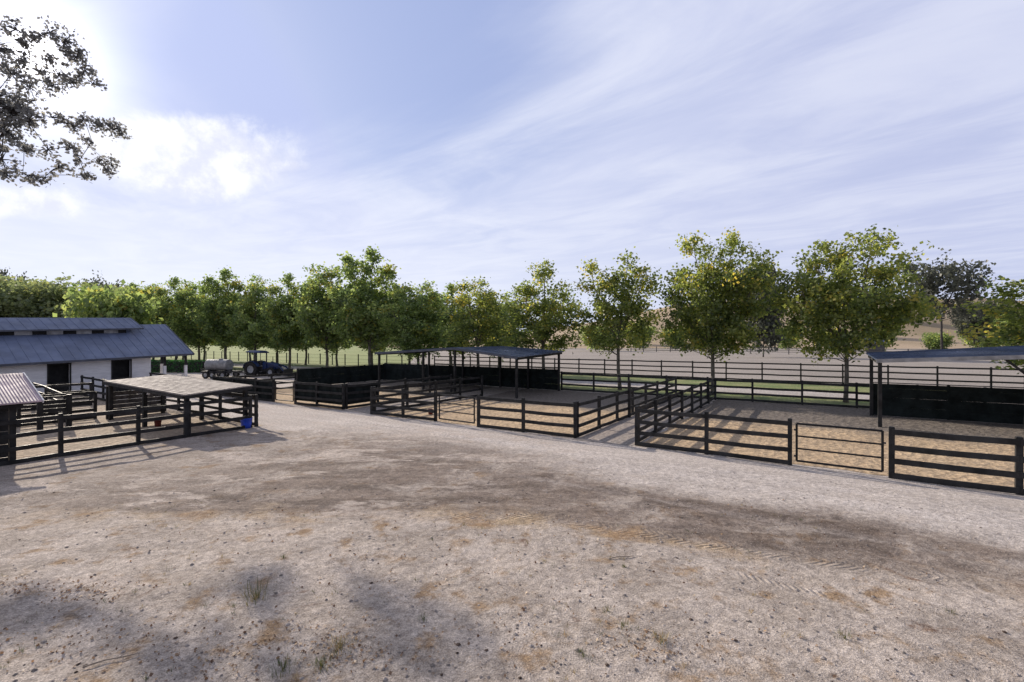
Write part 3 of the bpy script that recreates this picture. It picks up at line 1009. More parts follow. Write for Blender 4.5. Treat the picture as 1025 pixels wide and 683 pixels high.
# hedge beyond the porch
def np_leaves(name, pts, size, tint, mat, parent, up=0.25, seed=1, jitter=.35):
    rg = np.random.default_rng(seed)
    n = len(pts)
    d = rg.normal(size=(n, 3))
    d /= np.linalg.norm(d, axis=1)[:, None]
    nrm = rg.normal(size=(n, 3))
    nrm[:, 2] += up * 3
    s = np.cross(d, nrm)
    s /= np.linalg.norm(s, axis=1)[:, None] + 1e-9
    nn = np.cross(s, d)
    L = size * (1 + jitter * rg.uniform(-1, 1, n))[:, None]
    v = np.empty((n, 4, 3))
    v[:, 0] = pts - d * L * .5
    v[:, 1] = pts + s * L * .42 + nn * L * .10 - d * L * .05
    v[:, 2] = pts + d * L * .5
    v[:, 3] = pts - s * L * .42 + nn * L * .10 - d * L * .05
    me = bpy.data.meshes.new(name)
    me.vertices.add(n * 4)
    me.vertices.foreach_set('co', v.reshape(-1).astype(np.float32))
    me.loops.add(n * 4)
    me.loops.foreach_set('vertex_index', np.arange(n * 4, dtype=np.int32))
    me.polygons.add(n)
    me.polygons.foreach_set('loop_start', np.arange(0, n * 4, 4, dtype=np.int32))
    me.polygons.foreach_set('loop_total', np.full(n, 4, dtype=np.int32))
    a = me.attributes.new('tint', 'FLOAT', 'POINT')
    a.data.foreach_set('value', np.repeat(np.clip(tint, 0, 1), 4).astype(np.float32))
    me.materials.append(mat)
    me.update()
    me.validate()
    o = bpy.data.objects.new(name, me)
    link(o, parent)
    return o


def hedge(px0, px1, dist, h, w, label):
    a, c = at(px0, dist, 341.5), at(px1, dist, 341.5)
    L = (c - a).length
    root = empty('hedge', Vector((a.x, a.y, 0)), label, 'hedge')
    n = int(L * 260)
    x = rng.uniform(0, L, n)
    # fill the skin of a clipped block
    face = rng.uniform(0, 1, n)
    y = np.where(face < .4, -w / 2 + rng.normal(0, .05, n), rng.uniform(-w / 2, w / 2, n))
    z = np.where(face < .4, rng.uniform(0, h, n), np.where(face < .7, h + rng.normal(0, .05, n), rng.uniform(0, h, n)))
    pts = np.stack([x, y, z], 1)
    np_leaves('foliage', pts, .17, rng.uniform(.1, .7, n), M['leaf_hedge'], root, seed=5)
    mb = MB()
    mb.box((a.x + L / 2, a.y, h * .47), (L - .2, w * .6, h * .88))
    mb.build('stems', M['bark_dark'], root)


hedge(150, 205, 61, 1.5, .9, 'low clipped dark green hedge beyond the barn porch')

# ------------------------------------------------------------------ trees
def tube_path(p, d, L, n, bend, up, rnd):
    pts = [p]
    d = d.normalized()
    for i in range(n):
        d = (d + Vector((rnd.uniform(-bend, bend), rnd.uniform(-bend, bend), rnd.uniform(-bend, bend) + up))).normalized()
        pts.append(pts[-1] + d * (L / n))
    return pts


def gen_tree(seed, Ht, cb, rad, leaders, per=34, leaf=.26, sig=.30, step=.58, inc=.75, gap=.2, shape='plane', yellow=.12):
    """returns (branch MB, leaf points, tint) around the origin"""
    rnd = random.Random(seed)
    rg = np.random.default_rng(seed)
    mb = MB()
    clusters = []
    fork = cb + .1 * Ht
    tr = 0.0105 * Ht + .02
    trunk = [Vector((0, 0, -.1)), Vector((0, 0, .25)), Vector((rnd.uniform(-.1, .1), rnd.uniform(-.1, .1), cb * .6)), Vector((rnd.uniform(-.15, .15), rnd.uniform(-.15, .15), fork))]
    mb.tube(trunk, [tr * 1.5, tr * 1.05, tr * .95, tr * .8], 9)
    ga = rnd.uniform(0, 6)
    for (lx, ly, lh) in leaders:
        top = Vector((lx, ly, lh))
        st = trunk[-1]
        n = 7
        path = []
        for i in range(n + 1):
            t = i / n
            p = st.lerp(top, t)
            bow = math.sin(t * math.pi) * .12
            path.append(p + Vector((lx * bow + rnd.uniform(-.08, .08), ly * bow + rnd.uniform(-.08, .08), 0)))
        r0 = tr * .72
        mb.tube(path, [r0 * (1 - .88 * i / n) for i in range(n + 1)], 7)
        zz = cb
        while zz < lh - .15:
            t = (zz - cb) / (lh - cb)
            if shape == 'plane':
                prof = (1 - t) ** .78 * (.62 + .42 * min(1, t / .2)) + .05
            else:
                prof = math.sqrt(max(0, 1 - (t * 1.7 - .72) ** 2)) * .95 + .08 if t < .98 else .1
            R_ = rad * prof * rnd.uniform(.72, 1.12)
            ga += 2.4 + rnd.uniform(-.4, .4)
            # start on leader (or trunk below the fork)
            tt = max(0, min(1, (zz - st.z) / (lh - st.z)))
            k = tt * n
            i = min(int(k), n - 1)
            p0 = path[i].lerp(path[i + 1], k - i) if zz >= st.z else Vector((trunk[-1].x, trunk[-1].y, zz))
            dr = Vector((math.cos(ga), math.sin(ga), rnd.uniform(.25, inc + .25)))
            # leaders share the crown: limbs facing other leaders are shorter
            if R_ > .5:
                bp = tube_path(p0, dr, R_, 5, .16, .02, rnd)
                br = max(.018, r0 * .34 * (1 - .6 * t))
                mb.tube(bp, [br * (1 - .85 * i / 5) for i in range(6)], 5, False)
                m = max(2, int(R_ / step))
                for q in range(m):
                    f = .38 + .62 * (q + rnd.uniform(.2, .8)) / m
                    kk = f * 5
                    ii = min(int(kk), 4)
                    base = bp[ii].lerp(bp[ii + 1], kk - ii)
                    if rnd.random() < gap:
                        continue
                    clusters.append((base + Vector((rnd.gauss(0, .12), rnd.gauss(0, .12), rnd.gauss(.05, .12))), t, f))
                    sd = Vector((rnd.uniform(-1, 1), rnd.uniform(-1, 1), rnd.uniform(-.25, .8))).normalized()
                    sl_ = rnd.uniform(.35, .85) * min(1, R_ / 2)
                    mb.tube([base, base + sd * sl_], [.014, .006], 4, False)
                    clusters.append((base + sd * sl_, t, f))
            else:
                clusters.append((p0 + dr * R_ * .6, t, 1))
            zz += rnd.uniform(.30, .50) * (Ht / 11)
        clusters.append((top, 1, 1))
    C = np.array([[c[0].x, c[0].y, c[0].z] for c in clusters])
    T = np.array([c[1] for c in clusters])
    n = len(C)
    cnt = rg.integers(int(per * .5), int(per * 1.4), n)
    idx = np.repeat(np.arange(n), cnt)
    sg = sig * rg.uniform(.7, 1.25, n)
    pts = C[idx] + rg.normal(size=(len(idx), 3)) * sg[idx][:, None] * np.array([1, 1, .8])
    ctint = np.clip(rg.normal(.42 + .12 * T, .17, n), 0, 1)
    ctint = np.where(rg.uniform(0, 1, n) < yellow, ctint + .3, ctint)
    tint = ctint[idx] + rg.normal(0, .12, len(idx))
    keep = pts[:, 2] > cb * .72
    return mb, pts[keep], tint[keep]


def mesh_pair(key, gen, leaf, barkmat, leafmat):
    mb, pts, tint = gen
    me = bpy.data.meshes.new(key + '_trunk')
    me.from_pydata(mb.v, [], mb.f)
    me.materials.append(barkmat)
    for p in me.polygons:
        p.use_smooth = True
    tmp = np_leaves('crown', pts, leaf, tint, leafmat, None, seed=len(pts))
    cm = tmp.data
    bpy.data.objects.remove(tmp)
    return me, cm


def place_tree(pair, name, loc, label, group, rz=0.0, sc=1.0, scz=None, cat='tree'):
    root = empty(name, Vector((loc.x, loc.y, loc.z)), label, cat, group)
    root.rotation_euler[2] = rz
    root.scale = (sc, sc, scz or sc)
    for nm, me in (('trunk', pair[0]), ('crown', pair[1])):
        o = bpy.data.objects.new(nm, me)
        link(o, root)
    return root


TG = 'plane trees in a row along the pale path'
bk, lf, ll = M['bark'], M['leaf'], M['leaf_left']
P1 = mesh_pair('t1', gen_tree(101, 10.9, 2.6, 5.6, [(-1.9, .3, 10.0), (.1, .6, 10.0), (1.5, -.3, 10.9), (3.0, .8, 8.6), (-3.2, -.4, 7.6)]), .205, bk, lf)
P2 = mesh_pair('t2', gen_tree(202, 12.0, 2.6, 5.0, [(-1.3, .2, 11.6), (1.6, .1, 12.0), (3.6, -.6, 10.2), (-.4, -1.2, 9.0), (-2.2, .8, 8.8), (2.4, -1.8, 8.4)], gap=.26), .205, bk, lf)
P3 = mesh_pair('t3', gen_tree(303, 11.0, 2.8, 3.9, [(-2.2, .3, 10.4), (.6, .2, 11.1), (1.7, -.5, 9.8)], gap=.28), .205, bk, lf)
P4 = mesh_pair('t4', gen_tree(404, 11.0, 2.7, 4.0, [(.1, .2, 11.0), (-1.6, -.6, 8.8), (1.5, .7, 8.2)]), .205, bk, lf)
P5 = mesh_pair('t5', gen_tree(505, 12.6, 2.6, 4.4, [(.2, 0, 12.6), (-1.9, .5, 11.6), (1.7, -.6, 10.9), (.3, 1.6, 9.5), (2.6, .4, 8.6)], per=27, gap=.15, yellow=.12), .265, bk, ll)
P6 = mesh_pair('t6', gen_tree(606, 12.0, 2.6, 4.3, [(1.1, .3, 12.0), (-1.3, .2, 11.6), (-.2, -1.5, 9.2), (2.5, .2, 10.4), (-2.6, -.3, 9.0)], per=27, gap=.15, yellow=.12), .265, bk, ll)


def row(r, b=38.0):
    return W(r, b)


place_tree(P1, 'plane_tree', row(1.62), 'yellowing plane tree just left of the right shelter roof', TG)
place_tree(P2, 'plane_tree', row(-6.5), 'tallest yellow-green plane tree right of centre, at the end of the middle lane', TG)
place_tree(P3, 'plane_tree', row(-13.6), 'plane tree with airy crown between the tallest plane tree and the middle shelter', TG, 0.0, 1.1, 1.0)
place_tree(P4, 'plane_tree', row(-20.6), 'pointed plane tree directly above the right end of the middle shelter roof', TG, 0.0, 1.18, 1.0)
place_tree(P4, 'plane_tree', row(11.2), 'plane tree rising behind the right shelter at the right edge of the photo', TG, 2.2, 1.22, .82)
place_tree(P3, 'plane_tree', row(-27.8), 'smaller plane tree above the middle of the middle shelter', TG, 1.3, 1.15, .9)
# left run, front row: r, scale, height scale, mesh, turn
run = [(-36.0, .95, .86, P6, .4), (-43.3, 1.12, 1.16, P5, 1.0), (-51.2, 1.05, 1.12, P6, 2.5), (-59.0, .95, 1.02, P5, 3.9), (-67.0, 1.0, 1.08, P6, 5.1), (-75.0, 1.1, 1.17, P5, .2), (-83.0, 1.05, 1.12, P6, 3.3), (-91.0, 1.1, 1.16, P5, 4.4), (-99.5, 1.1, 1.18, P6, 1.9), (-108, 1.1, 1.17, P5, 2.8), (-117, 1.1, 1.1, P6, .9)]
words = ['first', 'second', 'third', 'fourth', 'fifth', 'sixth', 'seventh', 'eighth', 'ninth', 'tenth', 'eleventh', 'twelfth', 'thirteenth', 'fourteenth']
for i, (r, s, sz, pr, a) in enumerate(run):
    lab = {1: 'tallest and widest green plane tree left of the middle shelter'}.get(i, 'dense green plane tree, %s left of the middle shelter in the front row' % words[i])
    place_tree(pr, 'plane_tree', row(r), lab, TG, a, s * 1.15, sz * .98)
back = [-33, -40.5, -48, -55.5, -63.5, -71.5, -79.5, -88, -96.5, -105, -114, -123]
for i, r in enumerate(back):
    place_tree(P5 if i % 2 else P6, 'plane_tree', row(r, 49.0), 'green plane tree in the back row beyond the path, %s from its right end' % words[i], 'plane trees of the back row', r * 1.7, 1.18 + .05 * math.sin(r), .88 + .07 * math.sin(r * 3.1) + (.1 if i > 3 else 0))

# round dark oaks and soft background trees
OK_ = mesh_pair('oak', gen_tree(707, 14.0, 5.5, 6.5, [(-3.5, .5, 12.5), (3.4, -.5, 12.0), (.3, 2.5, 14.0), (0, -2.5, 12.8)], per=10, leaf=.5, sig=.5, step=1.0, inc=.5, gap=.25, shape='round', yellow=.0), .5, M['bark_dark'], M['leaf_far_oak'])
OL_ = mesh_pair('low_oak', gen_tree(717, 12.0, .8, 5.6, [(-2.5, .5, 10.5), (2.6, -.5, 10.8), (.3, 1.5, 12.0)], per=20, leaf=.5, sig=.6, step=1.0, gap=.12, shape='round', yellow=.0), .5, M['bark_dark'], M['leaf_far_oak'])
SF = mesh_pair('soft', gen_tree(808, 10.0, 1.2, 4.6, [(-2, .5, 9.0), (2.2, -.4, 9.3), (.2, 1.8, 10.0)], per=20, leaf=.45, sig=.55, step=.8, gap=.08, shape='round', yellow=.06), .42, M['bark'], M['leaf_soft'])
BU = mesh_pair('bush', gen_tree(909, 5.0, .4, 3.2, [(-1.2, .5, 4.4), (1.3, -.4, 4.7), (.2, 1.0, 5.0)], per=18, leaf=.4, sig=.5, step=.8, gap=.05, shape='round', yellow=.08), .4, M['bark'], M['leaf_left'])


def bg(pair, name, px, dist, top, label, group, base=0.0, nat=10.0, width=1.0, rz=0):
    zt = H - (top - 341.5) * dist / F
    s = (zt - base) / nat
    p = at(px, dist, 341.5)
    p.z = base
    return place_tree(pair, name, p, label, group, rz, s * width, s)


OG = 'dark oaks beyond the arena and pasture'
bg(OK_, 'oak_tree', 943, 118, 264, 'dark spreading oak on the rise between the two right-hand plane trees', OG, 0, 14.2, .92, .4)
bg(OL_, 'oak_tree', 975, 165, 305, 'smaller dark oak just right of and below the spreading oak', OG, 3, 12.2, .9, 2.0)
bg(OL_, 'oak_tree', 764, 120, 272, 'dark oak half hidden behind the right side of the tallest plane tree', OG, 0, 12.2, .6, 1.1)
bg(OK_, 'oak_tree', 106, 150, 284, 'distant dark oak above the barn roof, left of the plane trees', OG, 0, 14.2, .75, 3.0)
bg(OK_, 'oak_tree', -4, 120, 273, 'distant dark oak cut by the left edge of the photo', OG, 0, 14.2, .5, 4.0)
SG = 'soft green trees behind the barn'
for i, (px, d, tp, w) in enumerate([(-45, 74, 288, 1.2), (-8, 78, 286, 1.2), (22, 84, 287, 1.1), (48, 80, 290, 1.1), (70, 92, 296, 1.2), (92, 78, 300, 1.0), (118, 96, 294, 1.2)]):
    bg(SF, 'broadleaf_tree', px, d, tp, 'soft grey-green tree behind the barn roof, %s from the left' % words[i], SG, 0, 10.2, w, i * 1.3)
bg(BU, 'broadleaf_tree', 112, 66, 303, 'bright yellow-green bushy tree just behind the end of the barn ridge', SG, 0, 5.1, .8, .5)
HG = 'bushes at the foot of the dry hill'
for i, (px, d, tp) in enumerate([(596, 190, 331), (640, 215, 329), (676, 200, 333), (704, 230, 327), (788, 210, 331), (880, 180, 330), (938, 165, 337), (985, 170, 326), (1012, 190, 322)]):
    bg(BU, 'bush', px, d, tp, 'small green bush at the foot of the dry hill, %s from the left' % words[i], HG, 0, 5.1, 1.1, i * .9)
for i, (px, d, tp, bz) in enumerate([(540, 260, 322, 3), (620, 300, 318, 6), (700, 290, 312, 6), (830, 330, 306, 10), (900, 360, 303, 14), (1000, 340, 300, 14)]):
    bg(OL_, 'oak_tree', px, d, tp, 'tiny dark oak on the slope of the dry hill, %s from the left' % words[i], 'scattered oaks on the dry hill', bz, 12.2, 1.0, i * 1.1)

# far shed with blue-grey roof
p = at(872, 170, 341.5)
t = empty('far_shed', Vector((p.x, p.y, 0)), 'tiny far shed with blue-grey roof across the arena', 'shed')
mb = MB()
mb.box((p.x, p.y, 1.6), (6.6, 4, 3.3))
mb.build('wall', M['grey_wood'], t)
mb = MB()
for s in (-1, 1):
    mb.slab([(p.x - 3.8, p.y + s * 2.5, 3.2), (p.x + 3.8, p.y + s * 2.5, 3.2), (p.x + 3.8, p.y + s * .003, 4.9), (p.x - 3.8, p.y + s * .003, 4.9)], .1)
mb.build('roof', M['roof_blue'], t)

# ------------------------------------------------------------------ big oak overhanging at the upper left
def big_oak():
    base = Vector((-55.0, 40.0, 0))
    root = empty('oak_tree', base, 'large oak whose branches overhang the sky at the upper left, in front of the sun', 'tree')
    rnd = random.Random(55)
    rg = np.random.default_rng(55)
    mb = MB()
    hub = base + Vector((1.0, .2, 9.5))
    mb.tube([base - Vector((0, 0, .2)), base + Vector((0, 0, .6)), base + Vector((.2, .1, 5)), hub], [.95, .7, .58, .52], 12)
    # crown lumps: in-frame ones surveyed, the rest of the crown filled around the trunk
    lumps = []
    for (px, py, d, rp, dens) in [(20, 62, 27, 7, .5), (34, 40, 27, 5, .4), (50, 60, 27, 6, .5), (38, 72, 27, 7, .7), (26, 46, 27, 5, .4), (58, 74, 27, 8, .7), (-10, 48, 28, 26, 1.0), (16, 30, 27, 10, .8), (50, 33, 27.5, 11, .75), (64, 42, 27, 11, .9), (76, 58, 27, 11, 1.0), (84, 72, 27.5, 10, 1.0), (93, 84, 27, 7, .9), (70, 84, 28, 9, .8), (52, 86, 28, 10, .8), (12, 74, 27, 13, .9), (30, 88, 26.5, 11, .8), (-8, 100, 27, 22, 1.3), (14, 110, 27, 18, 1.5), (28, 122, 26, 11, 1.0), (4, 132, 27, 18, 1.2), (52, 118, 27, 8, .6), (70, 124, 26.5, 9, .8), (84, 120, 27, 7, .7), (98, 126, 27, 9, .9), (113, 130, 26.8, 8, .9), (123, 134, 26.8, 5, .7), (92, 142, 27.5, 8, .6), (70, 148, 26.5, 9, .7), (48, 150, 27, 9, .7), (24, 152, 27, 10, .7), (2, 160, 27, 12, .9), (58, 168, 26.5, 9, .8), (80, 160, 27, 8, .7), (100, 160, 26.8, 6, .6), (112, 166, 27, 6, .9), (108, 172, 26.6, 4, .7), (28, 176, 27, 9, .8), (8, 176, 27, 8, .5), (86, 176, 27, 3, .4), (44, 178, 26.8, 7, .7)]:
        d = d * 1.0 + 4.2 + 4.6 * max(0, (px - 40) / 85)
        lumps.append((at(px, d, py), rp * d / F, dens))
    for k in range(120):
        a, e = rnd.uniform(0, 2 * math.pi), rnd.uniform(-.45, 1)
        R_ = 12.0
        c = base + Vector((math.cos(a) * R_ * math.sqrt(max(0, 1 - e * e * .8)) * rnd.uniform(.6, 1), math.sin(a) * R_ * math.sqrt(max(0, 1 - e * e * .8)) * rnd.uniform(.6, 1), 17.5 + e * 8.5 * rnd.uniform(.7, 1)))
        pxk = 512.5 + F * c.x / max(c.y, 1)
        if pxk > -45:                       # the surveyed lumps take over near the visible rim
            continue
        lumps.append((c, rnd.uniform(.9, 1.6), .55))
    # limbs: a handful of main limbs to crown sectors, then branches to the lumps
    mains = []
    for tgt in [at(10, 34, 118), at(-6, 35, 60), at(4, 34, 150), base + Vector((-5, 4, 16)), base + Vector((-4, -6, 16)), base + Vector((0, 6, 17)), base + Vector((0, -5, 17)), base + Vector((-1, 0, 20))]:
        mid = hub.lerp(tgt, .5) + Vector((rnd.uniform(-.6, .6), rnd.uniform(-.6, .6), rnd.uniform(1.8, 2.8)))
        path = []
        for i in range(9):
            t_ = i / 8
            p = hub.lerp(mid, t_).lerp(mid.lerp(tgt, t_), t_)
            path.append(p + Vector((rnd.uniform(-.12, .12), rnd.uniform(-.12, .12), rnd.uniform(-.12, .12))))
        mb.tube(path, [.34 * (1 - .75 * i / 8) for i in range(9)], 8)
        mains.append(path)
    pts, tin = [], []
    nodes = [(p, .34 * (1 - .75 * i / 8)) for path in mains for i, p in enumerate(path) if i > 2]
    lumps.sort(key=lambda l: (l[0] - hub).length)
    for (c, rad, dens) in lumps:
        src, rs = min(nodes, key=lambda q: (q[0] - c).length)
        L = (c - src).length
        mid = src.lerp(c, .5) + Vector((rnd.uniform(-.2, .2), rnd.uniform(-.2, .2), rnd.uniform(-.05, .3))) * L * .5
        path = [src.lerp(mid, i / 6).lerp(mid.lerp(c, i / 6), i / 6) for i in range(7)]
        r0 = min(rs * .75, .03 + .022 * L)
        mb.tube(path, [r0 + (0.02 - r0) * i / 6 for i in range(7)], 6, False)
        nodes += [(path[4], r0 * .5), (path[6], .025)]
        m = max(4, int(8.5 * dens * (rad / .6) ** 1.7))
        for q in range(m):
            v = Vector((rnd.gauss(0, 1), rnd.gauss(0, 1), rnd.gauss(0, .8)))
            v = v.normalized() * rad * rnd.uniform(.4, 1.12)
            tip = c + v
            mb.tube([c, c + v * .5 + Vector((0, 0, .08 * rad)), tip], [.045, .03, .014], 4, False)
            k = int(20 * rnd.uniform(.6, 1.3))
            a = np.array(tip) + rg.normal(size=(k, 3)) * np.array([.19, .19, .14])
            pts.append(a)
            tin.append(np.clip(rg.normal(.4, .2, k), 0, 1))
    mb.build('trunk', M['bark_dark'], root, smooth=True)
    P = np.concatenate(pts) - np.array(base)
    np_leaves('crown', P, .21, np.concatenate(tin), M['leaf_oak'], root, up=.15, seed=9)


big_oak()


# ------------------------------------------------------------------ tractor, trailer, buckets
def wheel(root, c, R_, w, ax, rimf=.55):
    hub = MB()
    hub.lathe(c - ax * w / 2, [(R_ * rimf, 0), (R_ * .93, 0), (R_, w * .15), (R_, w * .85), (R_ * .93, w), (R_ * rimf, w)], 20, ax)
    n = 18
    ref = Vector((0, 0, 1))
    t_ = ax.cross(ref).normalized()
    for k in range(n):
        a = 2 * math.pi * k / n
        d_ = ref * math.cos(a) + t_ * math.sin(a)
        s_ = -ref * math.sin(a) + t_ * math.cos(a)
        hub.box(c + d_ * (R_ + .01) + ax * (w * .22 * (1 if k % 2 else -1)), (w * .5, R_ * .09, .06), ax, s_, d_)
    tw = hub.build('wheel', M['tyre'], root)
    rm = MB()
    rm.lathe(c - ax * w * .30, [(.02, .05), (R_ * rimf * .5, .05), (R_ * rimf * .95, 0), (R_ * rimf, .06), (R_ * rimf, w * .6)], 16, ax)
    rm.lathe(c + ax * w * .30, [(R_ * rimf, -w * .2), (R_ * rimf * .95, 0), (R_ * rimf * .5, -.05), (.02, -.05)], 16, ax)
    rm.build('rim', M['rim'], tw)


def tractor():
    c = at(262, 55, 341.5)
    c.z = 0
    root = empty('tractor', c, 'blue farm tractor with canopy and front loader parked by the dark left paddock wall', 'tractor')
    X = Vector((.99, -.14, 0))
    Y = Vector((.14, .99, 0))
    Z = Vector((0, 0, 1))
    L = lambda x, y, z: c + X * x + Y * y + Z * z
    bx = lambda mb, x, y, z, sx, sy, sz: mb.box(L(x, y, z), (sx, sy, sz), X, Y, Z)
    # hood: tapering nose
    mb = MB()
    sec = [(0.35, .36, .75, 1.42), (1.2, .35, .75, 1.38), (1.85, .32, .75, 1.26), (2.0, .28, .78, 1.16)]
    vs = []
    for (x, w, z0, z1) in sec:
        vs += [L(x, -w, z0), L(x, w, z0), L(x, w, z1 - .1), L(x, w * .7, z1), L(x, -w * .7, z1), L(x, -w, z1 - .1)]
    fs = [tuple(reversed(range(6))), tuple(range(18, 24))]
    for i in range(3):
        fs += [(i * 6 + j, i * 6 + (j + 1) % 6, i * 6 + 6 + (j + 1) % 6, i * 6 + 6 + j) for j in range(6)]
    mb.add(vs, fs)
    mb.build('hood', M['blue_paint'], root)
    mb = MB()
    bx(mb, 2.02, 0, .98, .05, .46, .3)
    mb.build('grille', M['machine_dark'], root)
    mb = MB()
    bx(mb, .6, 0, .62, 3.0, .42, .28)
    bx(mb, -.55, 0, .75, .9, .6, .4)
    mb.build('chassis', M['machine_dark'], root)
    for s in (-1, 1):
        wheel(root, L(-.6, s * .78, .72), .72, .42, Y)
        wheel(root, L(1.45, s * .68, .45), .45, .28, Y)
        mb = MB()
        for k in range(6):
            a0, a1 = math.radians(20 + k * 25), math.radians(45 + k * 25)
            p, q = L(-.6 + math.cos(a0) * .82, s * .74, .72 + math.sin(a0) * .82), L(-.6 + math.cos(a1) * .82, s * .74, .72 + math.sin(a1) * .82)
            mb.bar(p, q, .46, .04)
        mb.build('fender', M['blue_paint'], root)
        mb = MB()
        mb.bar(L(.75, s * .48, .8), L(.75, s * .48, 1.45), .1, .12)
        mb.bar(L(.75, s * .48, 1.42), L(2.35, s * .48, .95), .09, .14)
        mb.bar(L(2.35, s * .48, .95), L(2.9, s * .48, .42), .09, .13)
        mb.build('loader_arm', M['blue_paint'], root)
    mb = MB()
    pr = [(2.95, .75), (2.88, .15), (3.45, .08), (3.5, .12), (3.0, .2)]
    for (p, q) in zip(pr[:-1], pr[1:]):
        mb.bar(L(p[0], -.8, p[1]).lerp(L(p[0], .8, p[1]), .5), L(q[0], 0, q[1]), 1.6, .04)
    mb.build('loader_bucket', M['machine_dark'], root)
    mb = MB()
    bx(mb, -.55, 0, 1.08, .5, .5, .14)
    mb.bar(L(-.8, 0, 1.1), L(-.92, 0, 1.6), .5, .1)
    mb.build('seat', M['machine_dark'], root)
    mb = MB()
    mb.cyl(L(.1, 0, 1.2), L(-.1, 0, 1.48), .025)
    mb.lathe(L(-.1, 0, 1.48), [(.17, 0), (.19, .015), (.19, .035), (.17, .05), (.15, .025), (.17, 0)], 14, (L(-.4, 0, 1.9) - L(-.1, 0, 1.48)).normalized())
    mb.build('steering_wheel', M['machine_dark'], root)
    for (x, s) in ((-1.0, -1), (-1.0, 1), (.22, -1), (.22, 1)):
        MB().cyl(L(x, s * .5, .95), L(x, s * .5, 2.42), .03, n=8).build('canopy_post', M['machine_dark'], root)
    mb = MB()
    q = [L(-1.25, -.72, 2.5), L(.32, -.72, 2.42), L(.32, .72, 2.42), L(-1.25, .72, 2.5)]
    t_ = [L(-1.0, -.5, 2.62), L(.1, -.5, 2.58), L(.1, .5, 2.58), L(-1.0, .5, 2.62)]
    mb.hexa([p - Z * .08 for p in q] + q)
    mb.hexa(q and [p + Z * .002 for p in q] + t_)
    mb.build('canopy', M['blue_paint'], root)
    MB().cyl(L(1.1, .2, 1.35), L(1.1, .2, 2.0), .035, n=8).build('exhaust', M['machine_dark'], root)
    root.scale = (1.12, 1.12, 1.12)


tractor()


def trailer():
    c = at(222, 52, 341.5)
    c.z = 0
    root = empty('trailer', c, 'low dark flatbed trailer with four wheels, left of the blue tractor', 'trailer')
    X = Vector((.985, -.17, 0))
    Y = Vector((.17, .985, 0))
    Z = Vector((0, 0, 1))
    L = lambda x, y, z: c + X * x + Y * y + Z * z
    mb = MB()
    mb.box(L(0, 0, .72), (3.7, 1.7, .1), X, Y, Z)
    for s in (-1, 1):
        mb.bar(L(-1.85, s * .8, .62), L(1.85, s * .8, .62), .1, .12)
    mb.build('bed', M['machine_dark'], root)
    mb = MB()
    for s in (-1, 1):
        mb.bar(L(-1.85, s * .83, .98), L(1.85, s * .83, .98), .05, .06)
        for k in range(5):
            x = -1.8 + k * .9
            mb.bar(L(x, s * .83, .77), L(x, s * .83, .96), .05, .05)
    mb.build('side_rail', M['machine_dark'], root)
    for x in (-1.1, -.3, .95):
        for s in (-1, 1):
            wheel(root, L(x, s * .98, .38), .38, .2, Y, .6)
    mb = MB()
    mb.bar(L(1.85, -.5, .62), L(2.9, 0, .58), .08, .1)
    mb.bar(L(1.85, .5, .62), L(2.9, .02, .58), .08, .1)
    mb.build('drawbar', M['machine_dark'], root)
    MB().cyl(L(2.75, .05, .06), L(2.75, .05, .85), .04, n=8).build('jack', M['machine_dark'], root)
    # tank on the bed
    tk = empty('water_tank', L(-.15, 0, .77), 'pale ribbed metal tank lying on the dark trailer', 'tank')
    mb = MB()
    prof = []
    n = 26
    for k in range(n + 1):
        x = k / n
        rr_ = .60 + (.022 if k % 3 == 0 else 0)
        prof.append((rr_, x * 2.55))
    prof = [(.02, -.06), (.35, -.05), (.55, 0)] + prof + [(.55, 2.55), (.35, 2.6), (.02, 2.61)]
    mb.lathe(L(-1.6, 0, 1.40), prof, 20, X)
    mb.build('shell', M['steel'], tk, smooth=True)
    mb = MB()
    for x in (-1.1, .8):
        mb.box(L(x, 0, .86), (.14, 1.0, .18), X, Y, Z)
    mb.build('cradle', M['machine_dark'], tk)
    MB().cyl(L(-.1, 0, 1.98), L(-.1, 0, 2.1), .22, n=14).build('lid', M['steel'], tk)


trailer()


def tub(label, p, R_, h, mat, name='tub', cat='tub'):
    root = empty(name, p, label, cat)
    mb = MB()
    mb.lathe(p, [(.01, .015), (R_ * .80, .0), (R_ * .86, h * .5), (R_ * .97, h * .93), (R_ * 1.03, h * .94), (R_ * 1.03, h), (R_ * .94, h), (R_ * .80, h * .12), (.01, h * .1)], 20)
    mb.build('body', mat, root, smooth=True)
    mb = MB()
    pts = [p + Vector((R_ * math.cos(a), .02, h * .93 - .18 * math.sin(a) * R_ * 3)) for a in np.linspace(0, math.pi, 9)]
    mb.tube(pts, [.008] * 9, 5)
    mb.build('handle', M['machine_dark'], root)


tub('bright blue plastic tub on the ground beside the end post of the flat-roofed pen', on_ground(246.5, 428.5), .26, .46, M['blue_plastic'])
tub('dull red bucket on the dirt under the flat brown roof', on_ground(158, 427), .15, .28, M['red_plastic'], 'bucket', 'bucket')
tub('small red bucket by the gate post inside the middle paddock', on_ground(431, 415.0), .15, .30, M['red_plastic'], 'bucket', 'bucket')

